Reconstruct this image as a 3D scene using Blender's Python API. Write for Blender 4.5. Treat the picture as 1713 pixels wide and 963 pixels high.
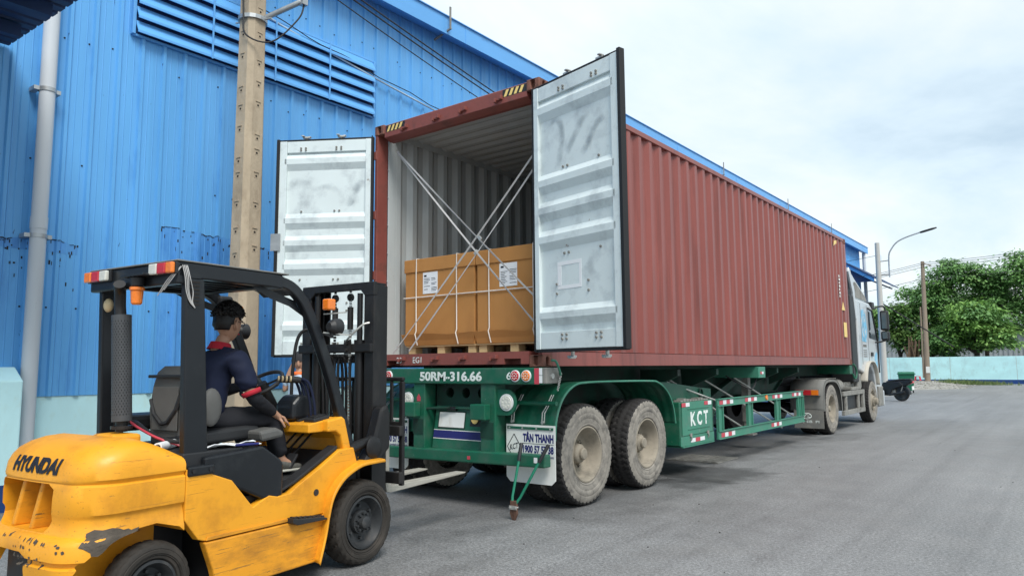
import bpy, bmesh, math, random
from mathutils import Vector, Matrix, noise as mnoise
R = math.radians
random.seed(7)
S = bpy.context.scene
COL = S.collection
for o in list(bpy.data.objects): bpy.data.objects.remove(o)

# ---------------- camera ----------------
cd = bpy.data.cameras.new('camera'); cam = bpy.data.objects.new('camera', cd); COL.objects.link(cam)
cd.sensor_width = 36.0; cd.lens = 1210.76/1713*36; cd.clip_start = .05; cd.clip_end = 3000
_r = Vector((0.7897324, 0.61340104, -0.00786744)); _u = Vector((0.07328857, -0.08160793, 0.99396626)); _f = Vector((-0.60905789, 0.78554396, 0.10940371))
cam.matrix_world = Matrix(((_r.x, _u.x, -_f.x, 4.0576), (_r.y, _u.y, -_f.y, -5.7009), (_r.z, _u.z, -_f.z, 1.4018), (0, 0, 0, 1)))
S.camera = cam

# ---------------- sky, sun, exposure ----------------
SUN_DIR = Vector((.58, -.36, .90)).normalized()      # towards the sun
W = bpy.data.worlds.new('World'); S.world = W; W.use_nodes = True
wn = W.node_tree.nodes; wl = W.node_tree.links; wn.clear()
def wnode(t, **k):
    n = wn.new(t)
    for a, b in k.items(): setattr(n, a, b)
    return n
wo = wnode('ShaderNodeOutputWorld'); wb = wnode('ShaderNodeBackground')
sky = wnode('ShaderNodeTexSky', sky_type='NISHITA', sun_disc=False)
sky.sun_elevation = math.asin(SUN_DIR.z); sky.sun_rotation = math.atan2(SUN_DIR.x, SUN_DIR.y)
sky.air_density = 1.0; sky.dust_density = 2.0; sky.altitude = 10
tc = wnode('ShaderNodeTexCoord'); sp = wnode('ShaderNodeSeparateXYZ'); wl.new(tc.outputs['Generated'], sp.inputs[0])
mz = wnode('ShaderNodeMath', operation='ABSOLUTE'); wl.new(sp.outputs['Z'], mz.inputs[0])
az = wnode('ShaderNodeMath', operation='ADD'); az.inputs[1].default_value = .16; wl.new(mz.outputs[0], az.inputs[0])
dx = wnode('ShaderNodeMath', operation='DIVIDE'); wl.new(sp.outputs['X'], dx.inputs[0]); wl.new(az.outputs[0], dx.inputs[1])
dy = wnode('ShaderNodeMath', operation='DIVIDE'); wl.new(sp.outputs['Y'], dy.inputs[0]); wl.new(az.outputs[0], dy.inputs[1])
cb = wnode('ShaderNodeCombineXYZ'); wl.new(dx.outputs[0], cb.inputs[0]); wl.new(dy.outputs[0], cb.inputs[1])
mp = wnode('ShaderNodeMapping'); mp.inputs['Scale'].default_value = (1.0, .55, 1); mp.inputs['Rotation'].default_value = (0, 0, .5); mp.inputs['Location'].default_value = (3.1, 1.7, 0)
wl.new(cb.outputs[0], mp.inputs[0])
n1 = wnode('ShaderNodeTexNoise'); n1.inputs['Scale'].default_value = .85; n1.inputs['Detail'].default_value = 7; n1.inputs['Roughness'].default_value = .56; n1.inputs['Distortion'].default_value = .35
wl.new(mp.outputs[0], n1.inputs['Vector'])
r1 = wnode('ShaderNodeValToRGB'); e = r1.color_ramp.elements          # cloud brightness
e[0].position = .34; e[0].color = (.36, .465, .55, 1); e[1].position = .62; e[1].color = (.70, .735, .745, 1)
m_ = r1.color_ramp.elements.new(.47); m_.color = (.53, .63, .69, 1)
wl.new(n1.outputs['Fac'], r1.inputs[0])
n2 = wnode('ShaderNodeTexNoise'); n2.inputs['Scale'].default_value = .5; n2.inputs['Detail'].default_value = 5
wl.new(mp.outputs[0], n2.inputs['Vector'])
r2 = wnode('ShaderNodeValToRGB'); e = r2.color_ramp.elements          # cover: how much of the blue is hidden
e[0].position = .32; e[0].color = (.80,)*3+(1,); e[1].position = .6; e[1].color = (.97,)*3+(1,)
wl.new(n2.outputs['Fac'], r2.inputs[0])
sk = wnode('ShaderNodeMix', data_type='RGBA', blend_type='MULTIPLY'); sk.inputs['Factor'].default_value = 1; wl.new(sky.outputs[0], sk.inputs['A']); sk.inputs['B'].default_value = (1, 1, 1, 1)
cl = wnode('ShaderNodeMix', data_type='RGBA', blend_type='MULTIPLY'); cl.inputs['Factor'].default_value = 1; wl.new(r1.outputs[0], cl.inputs['A']); cl.inputs['B'].default_value = (9.2, 9.2, 9.2, 1)
mx = wnode('ShaderNodeMix', data_type='RGBA'); wl.new(r2.outputs[0], mx.inputs['Factor']); wl.new(sk.outputs['Result'], mx.inputs['A']); wl.new(cl.outputs['Result'], mx.inputs['B'])
wl.new(mx.outputs['Result'], wb.inputs['Color']); wb.inputs['Strength'].default_value = .075
wl.new(wb.outputs[0], wo.inputs[0])
sd = bpy.data.lights.new('sun', 'SUN'); sun = bpy.data.objects.new('sun', sd); COL.objects.link(sun)
sd.energy = 1.5; sd.angle = R(25); sd.color = (1, .965, .91)
sun.rotation_euler = SUN_DIR.to_track_quat('Z', 'Y').to_euler(); sun.location = (0, 0, 30)
vs = S.view_settings; vs.view_transform = 'Standard'; vs.look = 'None'; vs.exposure = 1.2; vs.gamma = 1; vs.use_curve_mapping = False
S.render.engine = 'CYCLES'

# ---------------- materials ----------------
def mat(name, col, rough=.5, metal=0., var=.12, vscale=2.5, stretch=(1, 1, 1), bump=0., bscale=60., dirt=None, coat=0., spec=.4, rand=0., emit=None, wear=None):
    """dirt=(colour, low, high, scale): noise patches; wear=(colour, threshold, scale): hard-edged chips"""
    m = bpy.data.materials.new(name); m.use_nodes = True
    N = m.node_tree.nodes; L = m.node_tree.links; b = N['Principled BSDF']
    b.inputs['Roughness'].default_value = rough; b.inputs['Metallic'].default_value = metal
    b.inputs['Coat Weight'].default_value = coat; b.inputs['Specular IOR Level'].default_value = spec
    if emit: b.inputs['Emission Color'].default_value = (*emit[0], 1); b.inputs['Emission Strength'].default_value = emit[1]
    t = N.new('ShaderNodeTexCoord'); p = N.new('ShaderNodeMapping'); p.inputs['Scale'].default_value = stretch
    L.new(t.outputs['Object'], p.inputs[0]); vec = p.outputs[0]
    n = N.new('ShaderNodeTexNoise'); n.inputs['Scale'].default_value = vscale; n.inputs['Detail'].default_value = 8; n.inputs['Roughness'].default_value = .62
    L.new(vec, n.inputs['Vector'])
    mr = N.new('ShaderNodeMapRange'); mr.inputs['From Min'].default_value = .25; mr.inputs['From Max'].default_value = .75
    mr.inputs['To Min'].default_value = 1-var; mr.inputs['To Max'].default_value = 1+var; L.new(n.outputs['Fac'], mr.inputs['Value'])
    hs = N.new('ShaderNodeHueSaturation'); hs.inputs['Color'].default_value = (*col, 1)
    if rand:
        oi = N.new('ShaderNodeObjectInfo'); rr = N.new('ShaderNodeMapRange'); rr.inputs['To Min'].default_value = 1-rand; rr.inputs['To Max'].default_value = 1+rand
        L.new(oi.outputs['Random'], rr.inputs['Value']); mm = N.new('ShaderNodeMath'); mm.operation = 'MULTIPLY'
        L.new(rr.outputs[0], mm.inputs[0]); L.new(mr.outputs[0], mm.inputs[1]); L.new(mm.outputs[0], hs.inputs['Value'])
    else: L.new(mr.outputs[0], hs.inputs['Value'])
    c = hs.outputs[0]
    def layer(c, colour, lo, hi, sc, det=9, rough_=.68, st=None):
        n2 = N.new('ShaderNodeTexNoise'); n2.inputs['Scale'].default_value = sc; n2.inputs['Detail'].default_value = det; n2.inputs['Roughness'].default_value = rough_
        if st:
            p2 = N.new('ShaderNodeMapping'); p2.inputs['Scale'].default_value = st; L.new(t.outputs['Object'], p2.inputs[0]); L.new(p2.outputs[0], n2.inputs['Vector'])
        else: L.new(vec, n2.inputs['Vector'])
        q = N.new('ShaderNodeMapRange'); q.inputs['From Min'].default_value = lo; q.inputs['From Max'].default_value = hi; q.clamp = True
        L.new(n2.outputs['Fac'], q.inputs['Value'])
        x = N.new('ShaderNodeMix'); x.data_type = 'RGBA'; L.new(q.outputs[0], x.inputs['Factor']); L.new(c, x.inputs['A']); x.inputs['B'].default_value = (*colour, 1)
        return x.outputs['Result'], q.outputs[0]
    if dirt: c, _ = layer(c, *dirt)
    if wear:
        c, q = layer(c, wear[0], wear[1], wear[1]+.02, wear[2], 12, .7, wear[3] if len(wear) > 3 else None)
        if len(wear) > 4: c, q = layer(c, wear[4], .615, .64, 26, 6, .7, (2, .10, 3))
    L.new(c, b.inputs['Base Color'])
    # roughness breaks up a little
    rr = N.new('ShaderNodeMapRange'); rr.inputs['To Min'].default_value = max(0, rough-.12); rr.inputs['To Max'].default_value = min(1, rough+.12)
    L.new(n.outputs['Fac'], rr.inputs['Value']); L.new(rr.outputs[0], b.inputs['Roughness'])
    if bump:
        nb = N.new('ShaderNodeTexNoise'); nb.inputs['Scale'].default_value = bscale; nb.inputs['Detail'].default_value = 6; L.new(vec, nb.inputs['Vector'])
        bu = N.new('ShaderNodeBump'); bu.inputs['Strength'].default_value = bump; bu.inputs['Distance'].default_value = .01
        L.new(nb.outputs['Fac'], bu.inputs['Height']); L.new(bu.outputs[0], b.inputs['Normal'])
    return m
M = {}
M['blue'] = mat('blue_sheet', (.115, .375, .735), .40, 0, .10, 1.2, (1, 1, .25), .06, 5, dirt=((.05, .20, .52), .60, .82, 1.6, 8, .6, (1, 3, .35)), wear=((.03, .08, .22), .665, 7.0, (1, 2.2, .5)), rand=.04)
M['blue_trim'] = mat('blue_trim', (.12, .37, .74), .4, 0, .10, 2, (1, .2, 1), dirt=((.05, .13, .30), .6, .85, 5))
M['blue_dark'] = mat('dark_blue_sheet', (.012, .035, .105), .6, 0, .2, 3)
M['plinth'] = mat('pale_blue_render', (.54, .83, .87), .85, 0, .10, 1.4, (1, 1, .6), .25, 14, dirt=((.50, .72, .70), .50, .75, 4), wear=((.14, .22, .23), .675, 6))
M['band'] = mat('navy_paint', (.012, .05, .19), .8, 0, .2, 3, bump=.2, bscale=14)
M['pipe'] = mat('grey_plastic_pipe', (.53, .57, .61), .5, 0, .07, 3, (1, 1, .2), dirt=((.30, .30, .30), .6, .85, 5))
M['galv'] = mat('galvanised_steel', (.42, .44, .45), .45, .75, .2, 8)
M['concrete'] = mat('tan_concrete', (.42, .345, .25), .9, 0, .26, 2.2, (1, 1, .5), .5, 40, dirt=((.21, .155, .105), .52, .74, 2.0), wear=((.10, .08, .06), .70, 20))
M['pole_grey'] = mat('grey_concrete', (.45, .44, .41), .9, 0, .12, 2, (1, 1, .3), .2, 30)
M['pole_brown'] = mat('brown_concrete', (.25, .20, .155), .9, 0, .2, 2, (1, 1, .3), .3, 30)
M['hole'] = mat('dark_hole', (.02, .017, .015), .9, 0, .1)
M['black_cable'] = mat('black_cable', (.02, .02, .022), .6, 0, .1)
M['white_cable'] = mat('pale_cable', (.42, .55, .66), .6, 0, .1)
M['maroon'] = mat('maroon_paint', (.240, .069, .057), .36, 0, .14, 1.3, (1, 1, .4), .18, 4, dirt=((.125, .040, .034), .50, .76, 2.6, 9, .65, (1, 2.4, .14)), wear=((.13, .052, .036), .665, 8))
M['maroon_dark'] = mat('maroon_frame', (.235, .068, .055), .55, 0, .16, 3, bump=.12, bscale=25, dirt=((.12, .05, .04), .5, .75, 6), wear=((.34, .19, .15), .66, 16))
M['rust'] = mat('rusty_casting', (.20, .085, .06), .75, 0, .3, 9, bump=.4, bscale=40, dirt=((.10, .045, .03), .45, .7, 12))
M['inner'] = mat('grey_white_paint', (.47, .51, .515), .5, 0, .09, 1.5, (1, 1, .5), .03, 20, dirt=((.40, .43, .44), .55, .78, 2.0), wear=((.30, .26, .23), .69, 10))
M['door_in'] = mat('door_pale_paint', (.66, .735, .74), .42, 0, .05, 2, (1, 1, 1), .03, 14, dirt=((.40, .45, .47), .50, .74, 3.0), wear=((.32, .28, .25), .675, 10))
M['rubber'] = mat('black_gasket', (.012, .012, .013), .55, 0, .2)
M['plywood'] = mat('floor_planks', (.20, .11, .06), .7, 0, .25, 3, (6, .5, 1))
M['stripe_y'] = mat('hazard_yellow', (.80, .58, .20), .5, 0, .08)
M['stripe_k'] = mat('hazard_black', (.02, .02, .022), .5)
M['zinc'] = mat('zinc_steel', (.50, .50, .47), .45, .6, .2, 14)
M['card'] = mat('corrugated_cardboard', (.47, .22, .065), .8, 0, .07, 2.5, (1, 1, .5), .35, 5, dirt=((.37, .165, .05), .5, .8, 3))
M['card_d'] = mat('cardboard_edge', (.30, .135, .045), .85, 0, .12, 5)
M['paper'] = mat('white_paper', (.78, .80, .82), .7, 0, .03)
M['ink'] = mat('print_ink', (.012, .014, .022), .6)
M['guard_g'] = mat('perforated_guard', (.055, .06, .066), .5, 0, .2, 5)
M['band_w'] = mat('white_strapping', (.72, .68, .62), .5, 0, .06, 8)
M['web'] = mat('grey_webbing', (.46, .45, .44), .7, 0, .12, 20)
M['wood'] = mat('pallet_wood', (.64, .46, .24), .75, 0, .18, 3, (1, 6, 6), .15, 40, rand=.12)
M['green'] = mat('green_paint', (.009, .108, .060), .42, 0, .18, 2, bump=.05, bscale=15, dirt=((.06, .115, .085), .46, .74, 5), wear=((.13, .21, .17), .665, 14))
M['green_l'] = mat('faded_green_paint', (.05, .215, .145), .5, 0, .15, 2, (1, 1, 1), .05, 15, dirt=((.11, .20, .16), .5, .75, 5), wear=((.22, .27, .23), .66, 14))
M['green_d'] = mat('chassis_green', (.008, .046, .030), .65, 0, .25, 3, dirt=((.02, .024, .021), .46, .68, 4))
M['tyre'] = mat('dusty_tyre', (.255, .235, .205), .9, 0, .25, 6, bump=.3, bscale=50, dirt=((.09, .085, .078), .46, .72, 9))
M['tyre_k'] = mat('black_tread', (.022, .021, .021), .85, 0, .3, 8, bump=.3, bscale=40, dirt=((.07, .065, .058), .56, .8, 9))
M['rim_d'] = mat('dusty_rim', (.30, .265, .21), .8, 0, .18, 4, bump=.15, bscale=30, dirt=((.15, .135, .11), .46, .72, 5))
M['white'] = mat('white_plastic', (.76, .77, .74), .5, 0, .05, 3, dirt=((.50, .47, .40), .56, .8, 4, 8, .6, (1, 1, .6)))
M['navy'] = mat('navy_ink', (.018, .022, .14), .6)
M['wpaint'] = mat('white_lettering', (.72, .78, .75), .6, 0, .08, 9, wear=((.03, .15, .09), .60, 22))
M['lens_r'] = mat('red_lens', (.50, .025, .035), .18, 0, .15, 60, coat=.5)
M['lens_o'] = mat('orange_lens', (.80, .20, .02), .18, 0, .15, 60, coat=.5)
M['lens_w'] = mat('clear_lens', (.62, .62, .56), .15, 0, .12, 50, coat=.5)
M['refl_r'] = mat('red_reflector', (.52, .06, .085), .35, 0, .1, 20)
M['refl_w'] = mat('white_reflector', (.74, .76, .77), .35, 0, .06, 20)
M['cab'] = mat('white_cab_paint', (.50, .535, .56), .3, 0, .05, 2, coat=.4, dirt=((.50, .49, .46), .5, .8, 2.5))
M['cab_art'] = mat('blue_mural', (.16, .44, .64), .4, 0, .5, 4, dirt=((.50, .56, .60), .52, .58, 7))
M['beige'] = mat('beige_dusty_plastic', (.46, .43, .37), .7, 0, .12, 4, dirt=((.30, .28, .24), .5, .75, 4))
M['cabglass'] = mat('window_glass', (.05, .065, .07), .06, 0, .1, coat=.6, spec=.8)
M['black'] = mat('black_plastic', (.018, .019, .021), .5, 0, .2, 5)
M['grime'] = mat('grey_grimy_metal', (.24, .235, .215), .7, 0, .25, 4, bump=.15, bscale=20, dirt=((.10, .095, .085), .5, .74, 6))
M['fend_g'] = mat('dusty_grey_plastic', (.165, .165, .155), .75, 0, .14, 3, dirt=((.27, .25, .21), .5, .8, 3))
M['yellow'] = mat('yellow_paint', (.79, .345, .018), .46, 0, .08, 2.0, bump=.08, bscale=11, coat=.04, dirt=((.50, .20, .015), .49, .76, 3.2), wear=((.36, .17, .03), .645, 8, (3, .8, 2.6), (.52, .22, .02)))
M['yellow_w'] = mat('worn_yellow_paint', (.74, .31, .018), .5, 0, .10, 2.2, bump=.10, bscale=14, dirt=((.38, .16, .02), .46, .70, 5, 10, .7, (1.5, .6, 1.6)), wear=((.20, .11, .03), .635, 6, (2.5, .7, 3.5), (.34, .16, .03)))
M['chip'] = mat('bare_grey_primer', (.085, .07, .055), .8, 0, .35, 14, bump=.5, bscale=60, wear=((.36, .30, .22), .70, 40))
M['frame_k'] = mat('black_satin_paint', (.009, .011, .014), .36, 0, .2, 3, bump=.03, bscale=15, dirt=((.03, .034, .036), .54, .84, 4))
M['mast_k'] = mat('greasy_black_steel', (.014, .014, .015), .42, .1, .3, 5, (1, 1, .4), .08, 25, dirt=((.045, .04, .035), .5, .8, 5))
M['seat'] = mat('grey_vinyl', (.105, .105, .10), .6, 0, .18, 5, bump=.1, bscale=80)
M['seat_k'] = mat('black_vinyl', (.022, .023, .025), .5, 0, .2, 5, bump=.08, bscale=70)
M['ftyre'] = mat('brown_black_tyre', (.030, .026, .022), .8, 0, .22, 6, bump=.3, bscale=45, dirt=((.062, .052, .043), .5, .78, 6))
M['frim'] = mat('dark_rim', (.035, .038, .041), .55, .2, .3, 5, bump=.15, bscale=25, dirt=((.085, .08, .075), .52, .75, 8))
M['fork'] = mat('worn_fork_steel', (.50, .48, .42), .5, .35, .2, 5, (4, .6, 4), .1, 20, dirt=((.24, .21, .17), .5, .75, 5))
M['lcd'] = mat('beige_knob', (.55, .44, .26), .5)
M['skin'] = mat('skin', (.42, .235, .155), .55, 0, .06, 10)
M['hair'] = mat('black_hair', (.008, .007, .007), .5, 0, .2, 30)
M['polo'] = mat('navy_cotton', (.005, .010, .034), .85, 0, .15, 5, bump=.25, bscale=9)
M['redtrim'] = mat('red_ribbing', (.40, .015, .03), .85, 0, .1, 20)
M['trouser'] = mat('black_trousers', (.008, .009, .013), .85, 0, .2, 5, bump=.25, bscale=8)
M['shoe'] = mat('grey_shoe', (.10, .10, .09), .7, 0, .4, 25)
M['sole'] = mat('pale_sole', (.45, .45, .40), .7)
M['shirt2'] = mat('pale_blue_cotton', (.45, .56, .68), .85, 0, .08, 6, bump=.2, bscale=9)
M['orange'] = mat('orange_collar', (.80, .16, .04), .8)
M['cap'] = mat('charcoal_cap', (.025, .025, .028), .8)
M['jean'] = mat('dark_denim', (.02, .03, .07), .85)
M['cutter'] = mat('green_handle', (.01, .17, .10), .4, 0, .15, 8, coat=.2)
M['cutjaw'] = mat('rusty_jaw', (.13, .07, .05), .7, .3, .3, 14)
M['bin'] = mat('green_bin_plastic', (.012, .14, .075), .5, 0, .1, 4)
M['stool'] = mat('red_stool_plastic', (.58, .04, .07), .45)
M['moto'] = mat('dark_motorbike_plastic', (.010, .010, .012), .4, 0, .2, 5)
M['bark'] = mat('bark', (.05, .038, .028), .9, 0, .3, 5, (1, 1, .3), .5, 20)
M['drybark'] = mat('dry_wood', (.16, .105, .07), .9, 0, .3, 5, (1, 1, .3))
M['far_blue'] = mat('pale_blue_far_wall', (.52, .83, .86), .85, 0, .10, .8, (1, 1, 2.5), dirt=((.42, .64, .66), .5, .72, 2.2, 9, .68, (1, 1, .5)), wear=((.30, .40, .40), .66, 3))
M['far_grey'] = mat('grey_far_wall', (.30, .33, .35), .8, 0, .12, .5)
M['conc_cap'] = mat('cement', (.42, .41, .38), .9, 0, .2, 4, bump=.3, bscale=20)
def leafmat(name, a, b_):
    m = bpy.data.materials.new(name); m.use_nodes = True; N = m.node_tree.nodes; L = m.node_tree.links; b = N['Principled BSDF']
    g = N.new('ShaderNodeNewGeometry'); r = N.new('ShaderNodeValToRGB'); r.color_ramp.elements[0].color = (*a, 1); r.color_ramp.elements[1].color = (*b_, 1)
    L.new(g.outputs['Random Per Island'], r.inputs[0]); L.new(r.outputs[0], b.inputs['Base Color']); b.inputs['Roughness'].default_value = .5
    tr = N.new('ShaderNodeBsdfTranslucent'); L.new(r.outputs[0], tr.inputs[0]); ms = N.new('ShaderNodeMixShader'); ms.inputs[0].default_value = .3
    L.new(b.outputs[0], ms.inputs[1]); L.new(tr.outputs[0], ms.inputs[2]); L.new(ms.outputs[0], N['Material Output'].inputs[0])
    return m
M['leaf1'] = leafmat('dark_leaves', (.065, .165, .05), (.18, .36, .11))
M['leaf1b'] = leafmat('mid_leaves', (.095, .22, .07), (.24, .44, .145))
M['leaf1c'] = leafmat('pale_leaves', (.15, .30, .09), (.33, .54, .19))
M['leaf2b'] = leafmat('yellow_leaves', (.14, .27, .06), (.30, .48, .14))
M['leaf2'] = leafmat('bright_leaves', (.11, .25, .05), (.28, .48, .12))
M['leaf3'] = leafmat('olive_leaves', (.06, .13, .03), (.16, .26, .07))
M['drygrass'] = leafmat('verge_weeds', (.06, .12, .03), (.20, .24, .09))

# ---------------- helpers ----------------
class MB:
    """collects geometry for one mesh"""
    def __init__(s): s.v = []; s.f = []; s.m = []; s.mi = 0
    def add(s, vs, fs):
        o = len(s.v); s.v += [tuple(v) for v in vs]; s.f += [tuple(i+o for i in f) for f in fs]; s.m += [s.mi]*len(fs); return s
    def box(s, x0, x1, y0, y1, z0, z1):
        return s.add([(x, y, z) for z in (z0, z1) for y in (y0, y1) for x in (x0, x1)], [(0, 2, 3, 1), (4, 5, 7, 6), (0, 1, 5, 4), (2, 6, 7, 3), (0, 4, 6, 2), (1, 3, 7, 5)])
    def obox(s, c, sz, rot=None):
        c = Vector(c); h = [a/2 for a in sz]; q = rot or Matrix.Identity(3)
        vs = [c+q @ Vector((x*h[0], y*h[1], z*h[2])) for z in (-1, 1) for y in (-1, 1) for x in (-1, 1)]
        return s.add(vs, [(0, 2, 3, 1), (4, 5, 7, 6), (0, 1, 5, 4), (2, 6, 7, 3), (0, 4, 6, 2), (1, 3, 7, 5)])
    def bar(s, a, b, w, h, up=(0, 0, 1)):
        a = Vector(a); b = Vector(b); d = (b-a); l = d.length; d.normalize(); u = Vector(up)
        x = d.cross(u)
        if x.length < 1e-4: x = d.cross(Vector((1, 0, 0)))
        x.normalize(); u = x.cross(d)
        return s.obox((a+b)/2, (w, l, h), Matrix((x, d, u)).transposed())
    def cyl(s, a, b, r0, r1=None, n=16, caps=True):
        a = Vector(a); b = Vector(b); r1 = r0 if r1 is None else r1; d = (b-a).normalized()
        x = d.orthogonal().normalized(); y = d.cross(x)
        vs = []
        for c, r in ((a, r0), (b, r1)):
            for i in range(n):
                t = 2*math.pi*i/n; vs.append(c+r*(x*math.cos(t)+y*math.sin(t)))
        fs = [(i, (i+1) % n, n+(i+1) % n, n+i) for i in range(n)]
        if caps: fs += [tuple(range(n-1, -1, -1)), tuple(range(n, 2*n))]
        return s.add(vs, fs)
    def tube(s, pts, r, n=8, rs=None):
        pts = [Vector(p) for p in pts]; k = len(pts); vs = []; x = None
        for i, p in enumerate(pts):
            d = (pts[min(i+1, k-1)]-pts[max(i-1, 0)]).normalized()
            if x is None: x = d.orthogonal().normalized()
            x = (x-d*x.dot(d))
            x = x.normalized() if x.length > 1e-5 else d.orthogonal().normalized()
            y = d.cross(x); rr = rs[i] if rs else r
            for j in range(n):
                t = 2*math.pi*j/n; vs.append(p+rr*(x*math.cos(t)+y*math.sin(t)))
        fs = [(i*n+j, i*n+(j+1) % n, (i+1)*n+(j+1) % n, (i+1)*n+j) for i in range(k-1) for j in range(n)]
        fs += [tuple(range(n-1, -1, -1)), tuple(range((k-1)*n, k*n))]
        return s.add(vs, fs)
    def prism(s, poly, ax, a, b):
        """poly in the two other axes (x: y,z / y: x,z / z: x,y), extruded from a to b along ax"""
        n = len(poly)
        def P(p, t): return (t, p[0], p[1]) if ax == 'x' else ((p[0], t, p[1]) if ax == 'y' else (p[0], p[1], t))
        vs = [P(p, a) for p in poly]+[P(p, b) for p in poly]
        return s.add(vs, [tuple(range(n-1, -1, -1)), tuple(range(n, 2*n))]+[(i, (i+1) % n, n+(i+1) % n, n+i) for i in range(n)])
    def lathe(s, prof, n=48, c=(0, 0, 0), close=False):
        """prof: (x along axle, radius) list, axis X"""
        k = len(prof); vs = []
        for i in range(n):
            t = 2*math.pi*i/n
            for (x, r) in prof: vs.append((c[0]+x, c[1]+r*math.cos(t), c[2]+r*math.sin(t)))
        fs = []
        for i in range(n):
            j = (i+1) % n
            for a in range(k if close else k-1):
                b = (a+1) % k; fs.append((i*k+a, i*k+b, j*k+b, j*k+a))
        return s.add(vs, fs)
    def grid(s, rows):
        """rows of equal length -> quads"""
        k = len(rows[0]); vs = [p for r in rows for p in r]
        return s.add(vs, [(i*k+j, i*k+j+1, (i+1)*k+j+1, (i+1)*k+j) for i in range(len(rows)-1) for j in range(k-1)])
    def ball(s, c, r, n=12, m=8):
        sx, sy, sz = (r, r, r) if not hasattr(r, '__len__') else r; vs = []; fs = []
        for i in range(m+1):
            p = math.pi*i/m
            for j in range(n):
                t = 2*math.pi*j/n; vs.append((c[0]+sx*math.sin(p)*math.cos(t), c[1]+sy*math.sin(p)*math.sin(t), c[2]+sz*math.cos(p)))
        for i in range(m):
            for j in range(n): fs.append((i*n+j, (i+1)*n+j, (i+1)*n+(j+1) % n, i*n+(j+1) % n))
        return s.add(vs, fs)
    def mesh(s, name, mats, smooth=None, fix=True):
        me = bpy.data.meshes.new(name); me.from_pydata(s.v, [], s.f)
        for m in mats: me.materials.append(m)
        if len(mats) > 1: me.polygons.foreach_set('material_index', s.m)
        if fix:
            bm = bmesh.new(); bm.from_mesh(me); bmesh.ops.remove_doubles(bm, verts=bm.verts, dist=1e-5); bmesh.ops.recalc_face_normals(bm, faces=bm.faces); bm.to_mesh(me); bm.free()
        if smooth is not None:
            me.polygons.foreach_set('use_smooth', [True]*len(me.polygons))
            if smooth < 180: me.set_sharp_from_angle(angle=R(smooth))
        me.update(); return me
    def build(s, name, m, parent=None, bevel=0., smooth=None, seg=2, fix=True):
        mats = [M[k] if isinstance(k, str) else k for k in (m if isinstance(m, (list, tuple)) else [m])]
        return link(name, s.mesh(name, mats, smooth, fix), parent, bevel, seg)
def link(name, me, parent=None, bevel=0., seg=2):
    o = bpy.data.objects.new(name, me); COL.objects.link(o); o.parent = parent
    if bevel:
        b = o.modifiers.new('bevel', 'BEVEL'); b.width = bevel; b.segments = seg; b.limit_method = 'ANGLE'; b.angle_limit = R(35); b.harden_normals = False
    return o
def tag(o, label=None, cat=None, group=None, kind=None):
    if label: o['label'] = label
    if cat: o['category'] = cat
    if group: o['group'] = group
    if kind: o['kind'] = kind
    return o
def thing(name, label, cat, loc=(0, 0, 0), rz=0, group=None):
    o = bpy.data.objects.new(name, None); COL.objects.link(o); o.location = loc; o.rotation_euler = (0, 0, rz); o.empty_display_size = .2
    return tag(o, label, cat, group)
def copy_tree(o, parent=None):
    c = o.copy(); COL.objects.link(c); c.parent = parent
    for ch in list(o.children): copy_tree(ch, c)
    return c
def B(name, m, parent, box, bevel=.004): return MB().box(*box).build(name, m, parent, bevel)
def baked(o):
    dg = bpy.context.evaluated_depsgraph_get(); me = bpy.data.meshes.new_from_object(o.evaluated_get(dg)); return me
def boolean(o, cutters, op='DIFFERENCE'):
    for c in cutters:
        cm = c.mesh('cut', []); co = bpy.data.objects.new('cut', cm); COL.objects.link(co); co.parent = o.parent
        md = o.modifiers.new('b', 'BOOLEAN'); md.operation = op; md.object = co; md.solver = 'EXACT'
        bpy.context.view_layer.update(); me = baked(o); o.modifiers.clear(); old = o.data; o.data = me
        bpy.data.objects.remove(co)
    return o
def textmesh(body, size, extrude=.001, bold=0., ax=1., shear=0.):
    c = bpy.data.curves.new('t', 'FONT'); c.body = body; c.size = size; c.extrude = extrude; c.align_x = 'LEFT'; c.offset = bold; c.resolution_u = 3; c.shear = shear
    o = bpy.data.objects.new('t', c); COL.objects.link(o); bpy.context.view_layer.update(); me = baked(o); bpy.data.objects.remove(o)
    xs = [v.co.x for v in me.vertices]; ys = [v.co.y for v in me.vertices]
    return me, min(xs), max(xs), min(ys), max(ys)
def text(body, m, parent, fn, w, h, bold=0., extrude=.0, name='lettering', shear=0., cuts=0):
    """fit text to a w x h box and map (s,t,n) by fn into the parent frame"""
    me, x0, x1, y0, y1 = textmesh(body, 1, extrude=.01, bold=bold, shear=shear)
    if cuts:
        bm = bmesh.new(); bm.from_mesh(me)
        for i in range(1, cuts): bmesh.ops.bisect_plane(bm, geom=bm.verts[:]+bm.edges[:]+bm.faces[:], plane_co=(x0+(x1-x0)*i/cuts, 0, 0), plane_no=(1, 0, 0))
        for i in range(1, 6): bmesh.ops.bisect_plane(bm, geom=bm.verts[:]+bm.edges[:]+bm.faces[:], plane_co=(0, y0+(y1-y0)*i/6, 0), plane_no=(0, 1, 0))
        bm.to_mesh(me); bm.free()
    for v in me.vertices:
        v.co = fn((v.co.x-x0)/(x1-x0)*w, (v.co.y-y0)/(y1-y0)*h, .0015 if v.co.z > 0 else -.0005)
    me.materials.clear(); me.materials.append(M[m]); me.update()
    return link(name, me, parent)
def smoothcurve(pts, sub=6):
    """Catmull-Rom through points"""
    P = [Vector(p) for p in pts]; out = []
    for i in range(len(P)-1):
        a = P[max(i-1, 0)]; b = P[i]; c = P[i+1]; d = P[min(i+2, len(P)-1)]
        for k in range(sub):
            t = k/sub; out.append(.5*((2*b)+(c-a)*t+(2*a-5*b+4*c-d)*t*t+(3*b-a-3*c+d)*t**3))
    out.append(P[-1]); return out
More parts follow.
